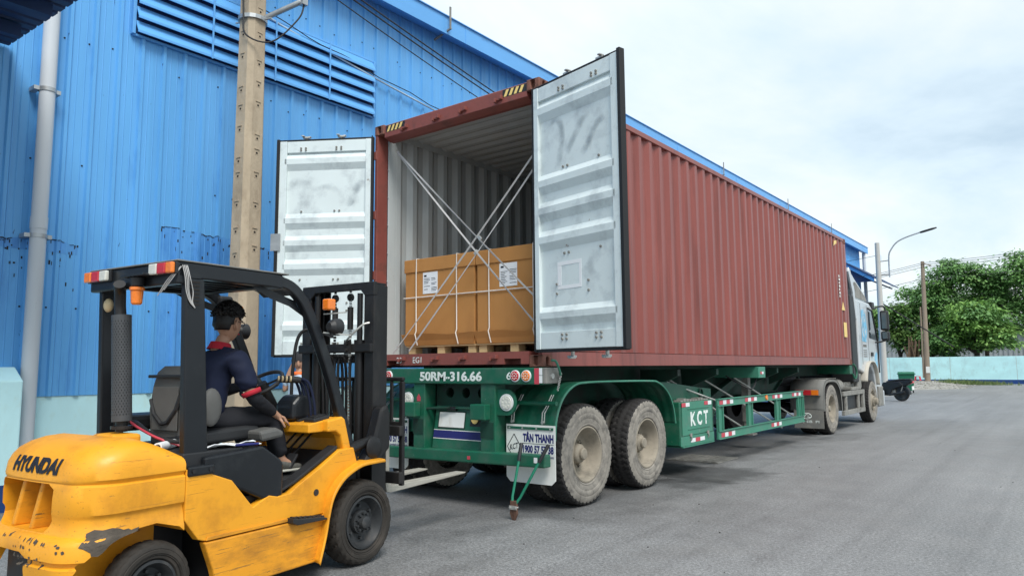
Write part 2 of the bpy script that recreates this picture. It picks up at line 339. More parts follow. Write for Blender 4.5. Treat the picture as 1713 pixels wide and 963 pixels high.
# ================= ground =================
def asphalt():
    m = bpy.data.materials.new('asphalt'); m.use_nodes = True; N = m.node_tree.nodes; L = m.node_tree.links; b = N['Principled BSDF']
    t = N.new('ShaderNodeTexCoord')
    def nz(sc, det=6, ro=.6, st=None):
        n = N.new('ShaderNodeTexNoise'); n.inputs['Scale'].default_value = sc; n.inputs['Detail'].default_value = det; n.inputs['Roughness'].default_value = ro
        if st:
            p = N.new('ShaderNodeMapping'); p.inputs['Scale'].default_value = st; L.new(t.outputs['Object'], p.inputs[0]); L.new(p.outputs[0], n.inputs['Vector'])
        else: L.new(t.outputs['Object'], n.inputs['Vector'])
        return n
    def rng(s, a, b_, c, d):
        q = N.new('ShaderNodeMapRange'); q.inputs[1].default_value = a; q.inputs[2].default_value = b_; q.inputs[3].default_value = c; q.inputs[4].default_value = d; L.new(s, q.inputs[0]); return q.outputs[0]
    def mul(a, b_):
        q = N.new('ShaderNodeMath'); q.operation = 'MULTIPLY'; L.new(a, q.inputs[0])
        if isinstance(b_, float): q.inputs[1].default_value = b_
        else: L.new(b_, q.inputs[1])
        return q.outputs[0]
    big = nz(.35, 5, .6, (1, .45, 1)); mid = nz(2.2, 6, .65); fine = nz(42, 4, .75); grain = N.new('ShaderNodeTexVoronoi'); grain.inputs['Scale'].default_value = 110; L.new(t.outputs['Object'], grain.inputs['Vector'])
    streak = nz(1.2, 5, .6, (2.2, .12, 1))
    v = mul(rng(big.outputs['Fac'], .3, .7, .82, 1.16), rng(mid.outputs['Fac'], .3, .7, .90, 1.10))
    v = mul(v, rng(fine.outputs['Fac'], .3, .7, .45, 1.58)); v = mul(v, rng(grain.outputs['Distance'], 0., .7, 1.28, .72)); v = mul(v, rng(streak.outputs['Fac'], .35, .7, 1.07, .90))
    # hairline cracks and tyre tracks
    cr = N.new('ShaderNodeTexVoronoi'); cr.feature = 'DISTANCE_TO_EDGE'; cr.inputs['Scale'].default_value = .42
    cw_ = N.new('ShaderNodeVectorMath'); cw_.operation = 'MULTIPLY_ADD'; wv = nz(1.3, 6, .7); L.new(wv.outputs['Color'], cw_.inputs[0]); cw_.inputs[1].default_value = (1.2, 1.2, 0); L.new(t.outputs['Object'], cw_.inputs[2]); L.new(cw_.outputs[0], cr.inputs['Vector'])
    crk = rng(cr.outputs['Distance'], .0, .004, .84, 1.); v = mul(v, crk)
    tk_ = nz(1.0, 3, .5, (3.4, .05, 1)); v = mul(v, rng(tk_.outputs['Fac'], .52, .72, 1., .84)); sp_ = nz(7, 4, .7); v = mul(v, rng(sp_.outputs['Fac'], .68, .76, 1., .84))
    # oil-dark patches by trailer wheels and tractor; wider darkening under trailer and forklift
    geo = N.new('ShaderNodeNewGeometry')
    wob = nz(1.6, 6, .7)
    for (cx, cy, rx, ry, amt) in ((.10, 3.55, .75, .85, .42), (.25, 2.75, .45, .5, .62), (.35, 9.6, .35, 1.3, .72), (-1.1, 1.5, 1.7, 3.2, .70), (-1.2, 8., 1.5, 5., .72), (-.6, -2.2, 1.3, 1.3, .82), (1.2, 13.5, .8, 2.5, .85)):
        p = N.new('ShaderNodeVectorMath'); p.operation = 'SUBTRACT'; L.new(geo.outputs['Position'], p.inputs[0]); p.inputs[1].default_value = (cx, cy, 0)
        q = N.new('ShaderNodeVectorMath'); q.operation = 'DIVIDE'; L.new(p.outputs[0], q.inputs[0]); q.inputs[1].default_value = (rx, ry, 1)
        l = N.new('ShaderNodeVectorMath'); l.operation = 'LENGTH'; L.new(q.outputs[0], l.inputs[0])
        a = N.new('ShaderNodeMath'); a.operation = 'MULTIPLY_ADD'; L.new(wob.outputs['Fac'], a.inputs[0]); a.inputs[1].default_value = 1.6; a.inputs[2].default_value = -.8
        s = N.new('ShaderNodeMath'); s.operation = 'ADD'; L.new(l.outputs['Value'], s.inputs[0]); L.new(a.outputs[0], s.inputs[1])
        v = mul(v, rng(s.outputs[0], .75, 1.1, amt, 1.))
    hs = N.new('ShaderNodeHueSaturation'); hs.inputs['Color'].default_value = (.219, .222, .224, 1); L.new(v, hs.inputs['Value'])
    dust = nz(.9, 6, .65); x = N.new('ShaderNodeMix'); x.data_type = 'RGBA'; L.new(rng(dust.outputs['Fac'], .5, .8, 0, .35), x.inputs['Factor']); L.new(hs.outputs[0], x.inputs['A']); x.inputs['B'].default_value = (.20, .195, .185, 1)
    L.new(x.outputs['Result'], b.inputs['Base Color']); b.inputs['Roughness'].default_value = .8
    L.new(rng(mid.outputs['Fac'], .3, .7, .50, .74), b.inputs['Roughness'])
    bu = N.new('ShaderNodeBump'); bu.inputs['Strength'].default_value = .55; bu.inputs['Distance'].default_value = .006
    L.new(mul(fine.outputs['Fac'], rng(grain.outputs['Distance'], 0, .6, 1., .3)), bu.inputs['Height']); L.new(bu.outputs[0], b.inputs['Normal'])
    return m
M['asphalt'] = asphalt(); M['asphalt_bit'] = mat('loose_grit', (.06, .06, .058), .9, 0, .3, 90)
g = MB()
xs = [-900, -60, -20, -5, 5, 20, 60, 900]; ys = [-900, -60, -10, 0, 10, 30, 60, 120, 900]
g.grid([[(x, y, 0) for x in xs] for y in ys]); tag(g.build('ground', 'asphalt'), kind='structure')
# raised gravel verge under the far wall
M['gravel'] = mat('gravel', (.30, .29, .27), .95, 0, .35, 6, bump=.8, bscale=9, dirt=((.22, .21, .17), .45, .7, 2.5))
rows = []
for j in range(23):
    y = 38.5+j*.8; row = []
    for i in range(31):
        x = -13+i*.45; edge = min(1, max(0, (j)/9))*min(1, max(0, (-1.2-x+1.0*math.sin(y*.6)*.5)/3.0))
        row.append((x, y, -.03+.24*edge+.03*mnoise.noise((x*1.3, y*1.3, 0))*(1 if edge > .05 else 0)))
    rows.append(row)
tag(MB().grid(rows).build('gravel_verge', 'gravel', smooth=180), kind='structure')
def verge_z(x, y):
    j = (y-38.5)/.8; return -.03+.24*min(1, max(0, j/9))*min(1, max(0, (-1.2-x+1.0*math.sin(y*.6)*.5)/3.0))
q = MB(); rs = random.Random(3)
for k in range(900):
    x = rs.uniform(-7.5, -1.0); y = rs.uniform(42, 55.6); r = rs.uniform(.02, .06); z = verge_z(x, y)
    if z < 0: z = 0
    q.ball((x, y, z+.01), (r, r*rs.uniform(.7, 1.2), r*.6), 5, 3)
tag(q.build('loose_stones', 'gravel', fix=False), 'loose pale gravel scattered on the verge below the far wall', kind='stuff', cat='gravel')
q = MB()
for k in range(1500):
    x = rs.gauss(-1.6, .9); y = rs.uniform(52, 55.5); z = max(0, verge_z(x, y)); h = rs.uniform(.08, .3); a = rs.uniform(0, 6.3); c, s = math.cos(a)*.03, math.sin(a)*.03; l = rs.uniform(-.1, .1)
    q.add([(x-c, y-s, z), (x+c, y+s, z), (x+l, y+l, z+h)], [(0, 1, 2)])
tag(q.build('weeds', 'drygrass', fix=False), 'low weeds along the foot of the far wall', kind='stuff', cat='weeds')
gr = MB(); rs2 = random.Random(21)
for k in range(60):
    d = rs2.uniform(0, 1)**1.4*16; a = rs2.uniform(-.75, .55); x = 3.2+d*math.sin(a-.35); y = -4.2+d*math.cos(a-.35); r = rs2.uniform(.003, .010)
    gr.ball((x, y, r*.4), (r, r*rs2.uniform(.7, 1.3), r*.7), 5, 3)
tag(gr.build('road_grit', 'asphalt_bit', fix=False), 'tiny dark stones and grit scattered over the near asphalt', cat='grit', kind='stuff')
# steel plate lying on the asphalt beside the side box
t = thing('drain_cover', 'flat rusty drain cover set in the asphalt under the trailer side box', 'drain cover')
B('frame', 'grime', t, (-.95, -.15, 4.55, 5.35, .001, .012)); 
for k in range(6): B('grate_bar', 'grime', t, (-.9+k*.125, -.9+k*.125+.075, 4.6, 5.3, .0125, .02), .002)

# ================= warehouse =================
WX = -4.95
wh = thing('warehouse', 'long blue corrugated steel warehouse with pale blue plinth and louvre', 'warehouse', (0, 0, 0))
P = .275; Y0 = -2.464-.1375-P*20; NP = 40; ZB, ZT = 1.13, 7.62
def cladding(n=4, pitch=P):
    ys = []
    for k in range(n):
        a = k*pitch; c = a+pitch/2
        ys += [(a, 0), (a+.035, 0), (a+.042, .005), (a+.050, 0), (c-.034, 0), (c-.018, .030), (c+.018, .030), (c+.034, 0), (a+pitch-.050, 0), (a+pitch-.042, .005), (a+pitch-.035, 0)]
    ys += [(n*pitch, 0)]
    m = MB(); zs = [ZB, 2.4, 3.7, 5, 6.3, ZT]
    m.grid([[(d, y, z) for (y, d) in ys] for z in zs]); m.grid([[(d-.003, y, z) for (y, d) in reversed(ys)] for z in (ZB, ZT)])
    return m.mesh('cladding', [M['blue']], None, fix=False)
cm = cladding()
for k in range(NP+1):
    o = link('cladding_panel', cm, wh); o.location = (WX, Y0+k*1.1, 0)
YE = Y0+(NP+1)*1.1
B('inner_wall', 'far_grey', wh, (-5.3, WX-.02, Y0, YE, 1.0, 7.6), 0)
B('plinth', 'plinth', wh, (-5.3, WX-.012, Y0, YE, .17, 1.16), .01)
B('plinth_band', 'band', wh, (-5.3, WX-.006, Y0, YE, -.02, .172), .0)
# buttress block at the door jamb
bt = MB(); bt.prism([(-4.97, .16), (-4.55, .16), (-4.55, 1.31), (-4.80, 1.45), (-4.97, 1.45)], 'y', -4.6, -2.845); bt.build('buttress', 'plinth', wh, .015)
B('buttress_band', 'band', wh, (-4.97, -4.545, -4.6, -2.84, -.02, .27), 0)
# screws in rows
sc = MB()
for z in (2.15, 3.75, 5.25, 6.75):
    for k in range(150):
        y = Y0+k*P+P*.28
        if -3.5 < y < 14 and random.random() < .7: y += random.uniform(-.02, .02); z2 = z+random.uniform(-.05, .05); sc.cyl((WX, y, z2), (WX+.010, y, z2), .011, .008, 8)
tag(sc.build('cladding_screws', 'hole', wh, fix=False), kind='stuff')
# repainted sheet ends with ragged rusty edge (follows the ribs)
def rib_d(y):
    q = (y-Y0) % P; c = abs(q-P/2); return .030 if c < .018 else (.030*(.034-c)/.016 if c < .034 else 0)
def repaint(y0, y1, z0, top, seed):
    ys = [y0+i*.008 for i in range(int((y1-y0)/.008)+1)]; m = MB(); lo = []; hi = []; ed = []
    for y in ys:
        t = top(y)+.035*mnoise.noise((y*4, seed, 0))+.02*mnoise.noise((y*19, seed, 3)); x = WX+rib_d(y)+.0025
        lo.append((x, y, z0)); hi.append((x, y, t)); ed.append((x+.003, y, t-.004))
    m.grid([lo, hi]); o = m.build('repainted_patch', 'blue_patch', wh, fix=False)
    k = MB(); rd = random.Random(seed); i = 0
    while i < len(ed)-6:
        n_ = rd.randint(3, 14)
        if rd.random() < .62 and i+n_ < len(ed): k.tube(ed[i:i+n_], rd.uniform(.003, .008), 5)
        i += n_
    for q in range(60):
        y = rd.uniform(y0, y1); z = top(y)-rd.uniform(.02, .6)*rd.random(); k.obox((WX+rib_d(y)+.003, y, z), (.003, rd.uniform(.006, .02), rd.uniform(.008, .05)))
    tag(k.build('rust_marks', 'hole', o, fix=False), kind='stuff')
M['blue_patch'] = mat('repainted_blue', (.06, .235, .58), .45, 0, .16, 3, (1, 1, .4), dirt=((.10, .33, .71), .42, .60, 2.5))
repaint(-1.30, 1.2, 1.135, lambda y: 3.20+.02*math.sin(y*3)-.10*(y > .1), 4)
repaint(-3.35, -2.25, 2.73, lambda y: 2.86+.03*math.sin(y*9), 6)
# louvre
lv = B('louvre_frame', 'blue_trim', wh, (WX+.005, WX+.05, -1.78, 2.13, 5.545, 5.575), .003)
B('frame_bar', 'blue_trim', lv, (WX+.005, WX+.05, -1.78, 2.13, 6.50, 6.53)); B('frame_bar', 'blue_trim', lv, (WX+.005, WX+.07, 2.10, 2.14, 5.56, 6.52)); B('frame_bar', 'blue_trim', lv, (WX+.005, WX+.07, -1.80, -1.76, 5.56, 6.52))
B('louvre_back', 'blue_dark', lv, (WX+.032, WX+.036, -1.76, 2.1, 5.57, 6.50), 0)
sl = MB(); sl.prism([(.035, .165), (.045, .175), (.125, .03), (.125, 0), (.112, 0), (.112, .025)], 'y', -1.755, 2.095); slm = sl.mesh('slat', [M['blue_trim']])
for k in range(5):
    o = link('louvre_slat', slm, lv); o.location = (WX, 0, 5.575+k*.187)
for y in (-.78, .19, 1.16): MB().box(WX+.126, WX+.133, y-.012, y+.012, 5.56, 6.5).build('joint_strip', 'blue_trim', lv)
# gutter, soffit, brackets, roof
gt = MB(); gt.prism([(-4.60, 7.47), (-4.60, 7.80), (-4.57, 7.80), (-4.57, 7.815), (-4.63, 7.815), (-4.63, 7.50), (-4.94, 7.60), (-4.94, 7.58), (-4.63, 7.47)], 'y', Y0, YE+.5); gt.build('gutter', 'blue_trim', wh)
for y in [Y0+3+i*4.6 for i in range(11)]: B('gutter_joint', 'blue_trim', wh, (-4.603, -4.594, y, y+.02, 7.465, 7.81), 0)
for y in (3.59, 16.6, 23.25, 29.7):
    b_ = MB(); b_.bar((-4.93, y, 7.45), (-4.50, y, 7.55), .03, .03); b_.bar((-4.52, y, 7.53), (-4.52, y, 7.96), .035, .02); b_.build('gutter_bracket', 'grime', wh)
rf = MB(); rf.prism([(-4.7, 7.79), (-18, 10.6), (-18, 10.66), (-4.7, 7.86)], 'y', Y0-.3, YE+.5); rf.build('roof', 'blue_trim', wh)
gb = MB(); gb.prism([(-4.97, -.01), (-4.97, 7.8), (-18, 10.6), (-18, -.01)], 'y', YE-.1, YE); gb.build('gable_wall', 'blue_trim', wh)
gb = MB(); gb.prism([(-4.97, -.01), (-4.97, 7.8), (-18, 10.6), (-18, -.01)], 'y', Y0, Y0+.1); gb.build('gable_wall', 'blue_trim', wh)
# downpipes
def downpipe(y, x, z1, r, clamps):
    d = MB(); d.cyl((x, y, .02), (x, y, z1), r, r, 20); o = d.build('downpipe', 'pipe', wh, smooth=40)
    j = MB(); j.cyl((x, y, 2.95), (x, y, 3.08), r+.006, r+.006, 20); j.build('pipe_joint', 'pipe', o, smooth=40)
    for z in clamps:
        c = MB(); c.cyl((x, y, z-.022), (x, y, z+.022), r+.009, r+.009, 20); c.box(WX+.01, x+.02, y-r-.06, y-r+.004, z-.022, z+.022); c.box(WX+.01, x+.02, y+r-.004, y+r+.05, z-.022, z+.022); c.build('pipe_clamp', 'galv', o, smooth=40)
downpipe(-2.71, -4.81, 7.5, .080, (2.87, 4.52, 6.2))
downpipe(YE+.15, -4.75, 7.5, .09, (4, 6))
# cable conduit clipped along the wall
pts = [(-4.87, -2.2, 6.93), (-4.87, -1.0, 6.72), (-4.87, .31, 6.45), (-4.87, 1.4, 6.32), (-4.87, 2.5, 6.185), (-4.87, 5, 5.95), (-4.87, 8, 5.8)]
MB().tube(smoothcurve(pts, 5), .016, 6).build('conduit', 'white_cable', wh, smooth=180)
MB().tube([(p.x+.03, p.y, p.z+.05+.02*math.sin(p.y*5)) for p in smoothcurve(pts, 5)], .008, 5).build('conduit', 'black_cable', wh, smooth=180)
# dark corrugated canopy over the near door
cn = MB(); row0 = []; 
xs = []
x = WX+.02; k = 0
while x < -1.9: xs += [(x, 0), (x+.06, 0), (x+.075, .028), (x+.105, .028), (x+.12, 0)]; x += .18
cn.grid([[(x, y, 4.955-.04*(x-WX)+d) for (x, d) in xs] for y in (-9, -3.07)]); cn.grid([[(x, y, 4.951-.04*(x-WX)+d-.004) for (x, d) in xs] for y in (-9, -3.07)])
ca = cn.build('canopy', 'blue_dark', wh)
for x in (-4.2, -3.4, -2.6): B('canopy_rafter', 'blue_dark', ca, (x-.04, x+.04, -9, -3.2, 4.80-.04*(x-WX), 4.93-.04*(x-WX)), 0)
# lean-to canopy at the far end
fa = MB(); fa.prism([(-5.0, 6.60), (-3.30, 5.50), (-3.30, 5.56), (-5.0, 6.68)], 'y', 33.0, 38); fo = fa.build('far_canopy', 'blue_dark', wh)
f2 = MB(); f2.prism([(-5.0, 6.42), (-3.52, 5.46), (-3.52, 5.64), (-5.0, 6.60)], 'y', 33.06, 33.14); f2.build('canopy_fascia', 'blue_trim', fo)
f2 = MB(); f2.prism([(-4.95, 5.53), (-3.62, 5.53), (-4.95, 6.44)], 'y', 33.16, 33.20); f2.build('canopy_end', 'blue_dark', fo)
f2 = MB(); f2.bar((-4.9, 33.1, 5.50), (-3.6, 33.1, 5.50), .05, .05); f2.bar((-3.6, 33.1, 5.5), (-3.6, 37.9, 5.5), .05, .06); f2.build('canopy_tie', 'blue_dark', fo)

# ================= near concrete pole and cables =================
po = thing('concrete_pole', 'tan weathered concrete utility pole with step holes beside the warehouse', 'utility pole', (-3.85, -.80, 0))
pr = []
for (z, w) in ((0, .185), (10.5, .115)): pr.append((z, w))
def octo(w): c = w*.42; return [(w, -w+c), (w, w-c), (w-c, w), (-w+c, w), (-w, w-c), (-w, -w+c), (-w+c, -w), (w-c, -w)]
def pw(z): return .168-.0058*z
sh = MB(); zs = [i*.35 for i in range(31)]; rows = []
for z in zs:
    o = octo(pw(z)); rows.append([(a, b, z) for a, b in o]+[(o[0][0], o[0][1], z)])
sh.grid(rows); n = len(sh.v); sh.add([(a, b, 10.5) for a, b in octo(pw(10.5))], [tuple(range(8))])
shaft = sh.build('shaft', 'concrete', po, smooth=20); shaft.rotation_euler.z = R(8); po.rotation_euler.z = 0
hm = MB(); hm.box(.0, .004, -.028, .028, -.035, .03); hm.box(.0, .012, -.036, .036, .034, .045); hme = hm.mesh('hole', [M['concrete']])
dm = MB(); dm.cyl((0, 0, 0), (.0055, 0, 0), .014, .014, 8); dme = dm.mesh('h', [M['hole']])
for z in [2.5+i*.30 for i in range(17)]:
    for fx in (0, 1):
        z_ = z+random.uniform(-.07, .07); w = pw(z_)
        o = link('step_recess', hme, shaft); o.location = (w-.002, 0, z_) if fx == 0 else (0, -w+.002, z_); o.rotation_euler.z = 0 if fx == 0 else -math.pi/2
        d = link('step_hole', dme, shaft); d.location = (w-.001, 0, z_-.01) if fx == 0 else (0, -w+.001, z_-.01); d.rotation_euler.z = o.rotation_euler.z
ar = MB(); ar.tube([(.05, .05, 5.78), (.45, .30, 5.97), (.52, .34, 6.0)], .035, 10); ar.box(.50, .58, .32, .40, 5.95, 6.4); ar.build('lamp_arm', 'galv', po, .004, 40)
cl_ = MB(); cl_.cyl((0, 0, 5.75), (0, 0, 5.80), .178, .178, 16); cl_.cyl((-.22, -.1, 5.775), (.25, .1, 5.775), .012, .012, 6); cl_.build('clamp_band', 'galv', po)
MB().tube(smoothcurve([(.0, -.16, 6.6), (.06, -.17, 5.8), (.12, -.16, 5.5), (.35, .05, 5.42), (.52, .3, 5.75), (.55, .36, 5.95)], 6), .011, 6).build('cable_loop', 'black_cable', po, smooth=180)
def cable(pts, r, label, m='black_cable', sag=0, group=None):
    a, b = Vector(pts[0]), Vector(pts[1]); p = [a.lerp(b, i/24)-Vector((0, 0, sag*4*(i/24)*(1-i/24))) for i in range(25)]
    return tag(MB().tube(p, r, 5).build('overhead_cable', m, None, smooth=180), label, 'cable', group)
cable([(-3.8, -.6, 7.0), (-4.4, 9.5, 6.1)], .012, 'upper black overhead cable crossing the warehouse wall above the container', sag=.1)
cable([(-3.8, -.6, 6.93), (-4.4, 9.5, 6.02)], .012, 'middle black overhead cable crossing the warehouse wall above the container', sag=.12)
cable([(-3.8, -.6, 6.78), (-4.4, 9.5, 5.8)], .009, 'lowest thin black overhead cable crossing the warehouse wall above the container', sag=.15)

# ================= far end of the yard =================
cw = thing('compound_wall', 'long pale blue rendered wall with navy foot below the trees', 'wall')
B('wall_face', 'far_blue', cw, (-22, 40, 56, 56.2, -.05, 1.94), .01); B('navy_foot', 'band', cw, (-22, 40, 55.985, 56, -.05, .30), 0)
for x in range(-20, 40, 4): B('wall_joint', 'conc_cap', cw, (x+.7, x+.72, 55.996, 56.0, .302, 1.93), 0)
fs = thing('far_shed', 'grey corrugated shed glimpsed behind the trees', 'shed')
rows = []
ys = []; x = -16
while x < 30: ys += [(x, 0), (x+.15, 0), (x+.2, .06), (x+.35, .06), (x+.4, 0)]; x += .4
MB().grid([[(a, 78-d, z) for a, d in ys] for z in (0, 4.6)]).build('shed_wall', 'far_grey', fs)
s_ = MB(); s_.prism([(77.4, 4.6), (90, 6.6), (90, 6.7), (77.4, 4.7)], 'x', -16, 30); s_.build('shed_roof', 'far_grey', fs)
def tree(label, base, lobes, leaf, seed, lsize=.34, n_per=185, group='trees behind the far wall', trunk_r=.16):
    rd = random.Random(seed); t = thing('leafy_tree', label, 'tree', base, 0, group)
    tk = MB(); top = max(l[2]+l[5]*.3 for l in lobes); fork = min(l[2]-l[5]*.8 for l in lobes); fork = max(fork, 1.2)
    tk.tube(smoothcurve([(0, 0, 0), (rd.uniform(-.1, .1), 0, fork*.5), (rd.uniform(-.2, .2), rd.uniform(-.2, .2), fork)], 4), .1, 9, [trunk_r*(1.25-.4*i/8) for i in range(9)])
    clumps = []
    for (cx, cy, cz, rx, ry, rz, cnt) in lobes:
        tk.tube(smoothcurve([(0, 0, fork*.9), (cx*.45, cy*.45, (fork+cz)/2-.1), (cx, cy, cz+rz*.3)], 5), .05, 7, [trunk_r*.7*(1-.8*i/10) for i in range(11)])
        for k in range(cnt):
            v = Vector((rd.gauss(0, 1), rd.gauss(0, 1), rd.gauss(.15, 1))).normalized(); r = rd.uniform(.55, 1.06)
            c = Vector((cx+v.x*rx*r, cy+v.y*ry*r, cz+v.z*rz*r)); clumps.append((c, v))
            if rd.random() < .35: tk.tube([(cx, cy, cz), ((cx+c.x)/2+rd.uniform(-.1, .1), (cy+c.y)/2, (cz+c.z)/2+.05), tuple(c)], .02, 5, [.05*trunk_r/.16, .03, .012])
    tk.build('trunk', 'bark', t, smooth=60)
    lf = MB()
    for c, v in clumps:
        lf.mi = rd.choice((0, 0, 1, 1, 2))
        sr = rd.uniform(.35, .62)
        for k in range(n_per):
            p = c+Vector((rd.gauss(0, sr), rd.gauss(0, sr), rd.gauss(0, sr*.45)-.10*rd.random()))
            out = Vector((p.x-c.x, p.y-c.y, 0)); a = math.atan2(out.y, out.x)+rd.uniform(-.9, .9); dr = rd.uniform(-.9, .15)
            d = Vector((math.cos(a)*math.cos(dr), math.sin(a)*math.cos(dr), math.sin(dr))); s = d.cross(Vector((rd.uniform(-.4, .4), rd.uniform(-.4, .4), 1))).normalized()
            l = lsize*rd.uniform(.6, 1.2); w = l*.26
            lf.add([p, p+d*l*.5+s*w, p+d*l, p+d*l*.5-s*w], [(0, 1, 2, 3)])
    lf.build('crown', {'leaf1': ['leaf1', 'leaf1b', 'leaf1c'], 'leaf2': ['leaf2', 'leaf1b', 'leaf2b'], 'leaf3': ['leaf3', 'leaf1b', 'leaf2']}[leaf], t, fix=False); return t
tree('tall dark green tree left of the brown pole behind the wall', (-4.4, 62.5, 0), [(-.3, 0, 6.6, 2.7, 2.2, 1.6, 34), (1.2, .2, 8.7, 1.7, 1.5, 1.35, 20), (-1.9, 0, 5.2, 1.5, 1.5, 1.3, 16), (.6, .4, 5.0, 2.0, 1.5, 1.2, 14)], 'leaf1', 11)
tree('tall dark green tree at the right edge of the photo behind the wall', (1.4, 64, 0), [(0, 0, 7.9, 2.5, 2.0, 1.9, 34), (-2.2, 0, 7.2, 1.9, 1.6, 1.6, 22), (1.8, 0, 6.5, 2.2, 2, 2, 20), (-1.0, .2, 5.2, 2.4, 1.6, 1.2, 18), (.2, 0, 9.3, 1.3, 1.2, .9, 10)], 'leaf1', 12)
tree('rounded bright green tree with drooping leaves just behind the wall', (-1.85, 58.6, 0), [(0, 0, 3.75, 2.35, 1.8, 1.0, 36), (.1, 0, 4.9, 1.7, 1.5, 1.1, 24), (-1.5, 0, 3.2, 1.2, 1.3, .8, 10), (1.6, 0, 3.1, 1.2, 1.3, .8, 10)], 'leaf2', 13, .33, trunk_r=.2)
tree('small olive green tree behind the lamp pole', (-7.3, 60.5, 0), [(0, 0, 4.6, 1.3, 1.3, 1.6, 22), (.9, 0, 3.2, 1.1, 1.1, 1.0, 12), (-1.0, 0, 5.4, 1.2, 1.2, 1.2, 12)], 'leaf3', 14)
tree('low green tree between the brown pole and the small olive tree', (-4.9, 59.6, 0), [(0, 0, 3.4, 1.3, 1.1, .9, 16), (.9, 0, 2.7, .9, .9, .7, 9)], 'leaf1', 15)
tree('broad green tree in the back row between the two tall trees', (-2.0, 69, 0), [(0, 0, 7.6, 3.2, 2, 2.0, 30), (-3, 0, 6.2, 2.4, 2, 1.8, 20), (2.6, 0, 6.0, 2.4, 2, 1.8, 18)], 'leaf1', 16)
# dry brown stump with hanging roots
ds = MB(); rd = random.Random(5)
for k in range(26):
    a = rd.uniform(0, 6.3); r = rd.uniform(.05, .75); x, y = math.cos(a)*r, math.sin(a)*r
    ds.tube(smoothcurve([(x*.5, y*.5, .2), (x*.8, y*.8, 1.5+rd.uniform(0, .4)), (x+rd.uniform(-.2, .2), y, rd.uniform(2.5, 3.6))], 4), .03, 5, [rd.uniform(.05, .10)*(1.1-i/12) for i in range(9)])
dt = thing('dry_stump', 'dry brown bare tree stump showing above the wall near the lamp pole', 'stump', (-5.9, 58, 0)); ds.build('bare_stems', 'drybark', dt, smooth=60)
# lamp pole
lp = thing('lamp_pole', 'grey concrete pole with curved street lamp arm behind the motorbike', 'street lamp', (-2.95, 31, 0))
s_ = MB(); s_.cyl((0, 0, 0), (0.06, 0, 7.03), .155, .10, 14); s_.build('pole_shaft', 'pole_grey', lp, smooth=50)
am = smoothcurve([(.50, 0, 5.40), (.52, 0, 6.35), (.64, 0, 6.68), (.88, 0, 6.97), (1.25, 0, 7.15), (1.90, 0, 7.33)], 6)
MB().tube(am, .032, 8).build('curved_arm', 'galv', lp, smooth=60)
b_ = MB(); b_.bar((.0, 0, 5.50), (.52, 0, 5.52), .03, .04); b_.bar((.0, 0, 6.14), (.52, 0, 6.17), .03, .04); b_.build('arm_bracket', 'grime', lp)
h_ = MB(); h_.prism([(1.82, -.06), (1.95, -.11), (2.35, -.10), (2.52, 0), (2.35, .10), (1.95, .11), (1.82, .06)], 'z', -.035, .035); hd = h_.build('lamp_head', 'black', lp, .02); hd.rotation_euler.y = -R(12.5); hd.location = (.06, 0, 6.91)
# brown pole
p2 = thing('brown_pole', 'slim brown concrete power pole at the foot of the far wall', 'utility pole', (-4.52, 54, .25))
s_ = MB(); s_.cyl((0, 0, -.3), (.20, 0, 8.62), .20, .12, 12); s_.build('pole_shaft', 'pole_brown', p2, smooth=50)
s_ = MB(); s_.bar((.1, -.1, 8.5), (.75, -.1, 8.25), .07, .07); s_.cyl((-.22, -.08, .2), (-.12, -.08, 5.3), .06, .05, 8); s_.build('pole_arm', 'pole_brown', p2)
s_ = MB(); s_.box(-.02, .22, -.2, -.17, .55, 1.0); s_.build('notice_plate', 'white', p2)
for k, (za, zb_) in enumerate(((8.75, 9.15), (8.62, 8.98), (8.45, 8.8), (7.6, 7.65))):
    nm = ('highest', 'second', 'third', 'lowest')[k]
    cable([(-4.3, 53.9, za), (14, 53.9, zb_+1.5)], .016, nm+' thin power cable running right from the brown pole', 'black_cable', .5)
    cable([(-4.3, 53.9, za), (-20, 50, za-1.8)], .016, nm+' thin power cable running left from the brown pole', 'black_cable', .5)
for k, (z, zz) in enumerate(((6.45, 6.1), (5.6, 5.45))):
    cable([(-2.9, 31, z), (-16, 33, zz)], .010, ('upper', 'lower')[k]+' thin cable running left from the lamp pole', 'black_cable', .25)
cable([(-2.95, 31, 4.3), (-.4, 33.5, 2.2)], .03, 'dark stay wire slanting right from the lamp pole', 'black_cable')
# wheelie bin
wb_ = thing('wheelie_bin', 'green plastic wheelie bin beside the motorbike', 'bin', (-2.75, 35.2, 0), R(12))
q = MB(); q.add([(-.27, -.30, .12), (.27, -.30, .12), (.27, .28, .12), (-.27, .28, .12), (-.36, -.42, .93), (.36, -.42, .93), (.36, .38, .93), (-.36, .38, .93)], [(0, 3, 2, 1), (4, 5, 6, 7), (0, 1, 5, 4), (1, 2, 6, 5), (2, 3, 7, 6), (3, 0, 4, 7)]); q.build('bin_body', 'bin', wb_, .02)
q = MB(); q.box(-.40, .40, -.47, .43, .93, .97); q.prism([(-.42, .97), (.36, .97), (.26, 1.05), (-.36, 1.03)], 'x', -.36, .36); q.build('bin_lid', 'bin', wb_, .015)
for s in (-1, 1): MB().lathe([(0, .04), (-.025, .1), (.025, .1), (0, .04)], 16, (.29*s, .26, .1)).build('wheel', 'black', wb_)
# red stool
st = thing('red_stool', 'small red plastic stool at the foot of the brown pole', 'stool', (-4.95, 52.8, .28))
q = MB(); q.box(-.16, .16, -.16, .16, .27, .30); q.build('stool_seat', 'stool', st, .01)
for sx in (-1, 1):
    for sy in (-1, 1): MB().bar((sx*.17, sy*.17, 0), (sx*.13, sy*.13, .27), .055, .04).build('leg', 'stool', st)
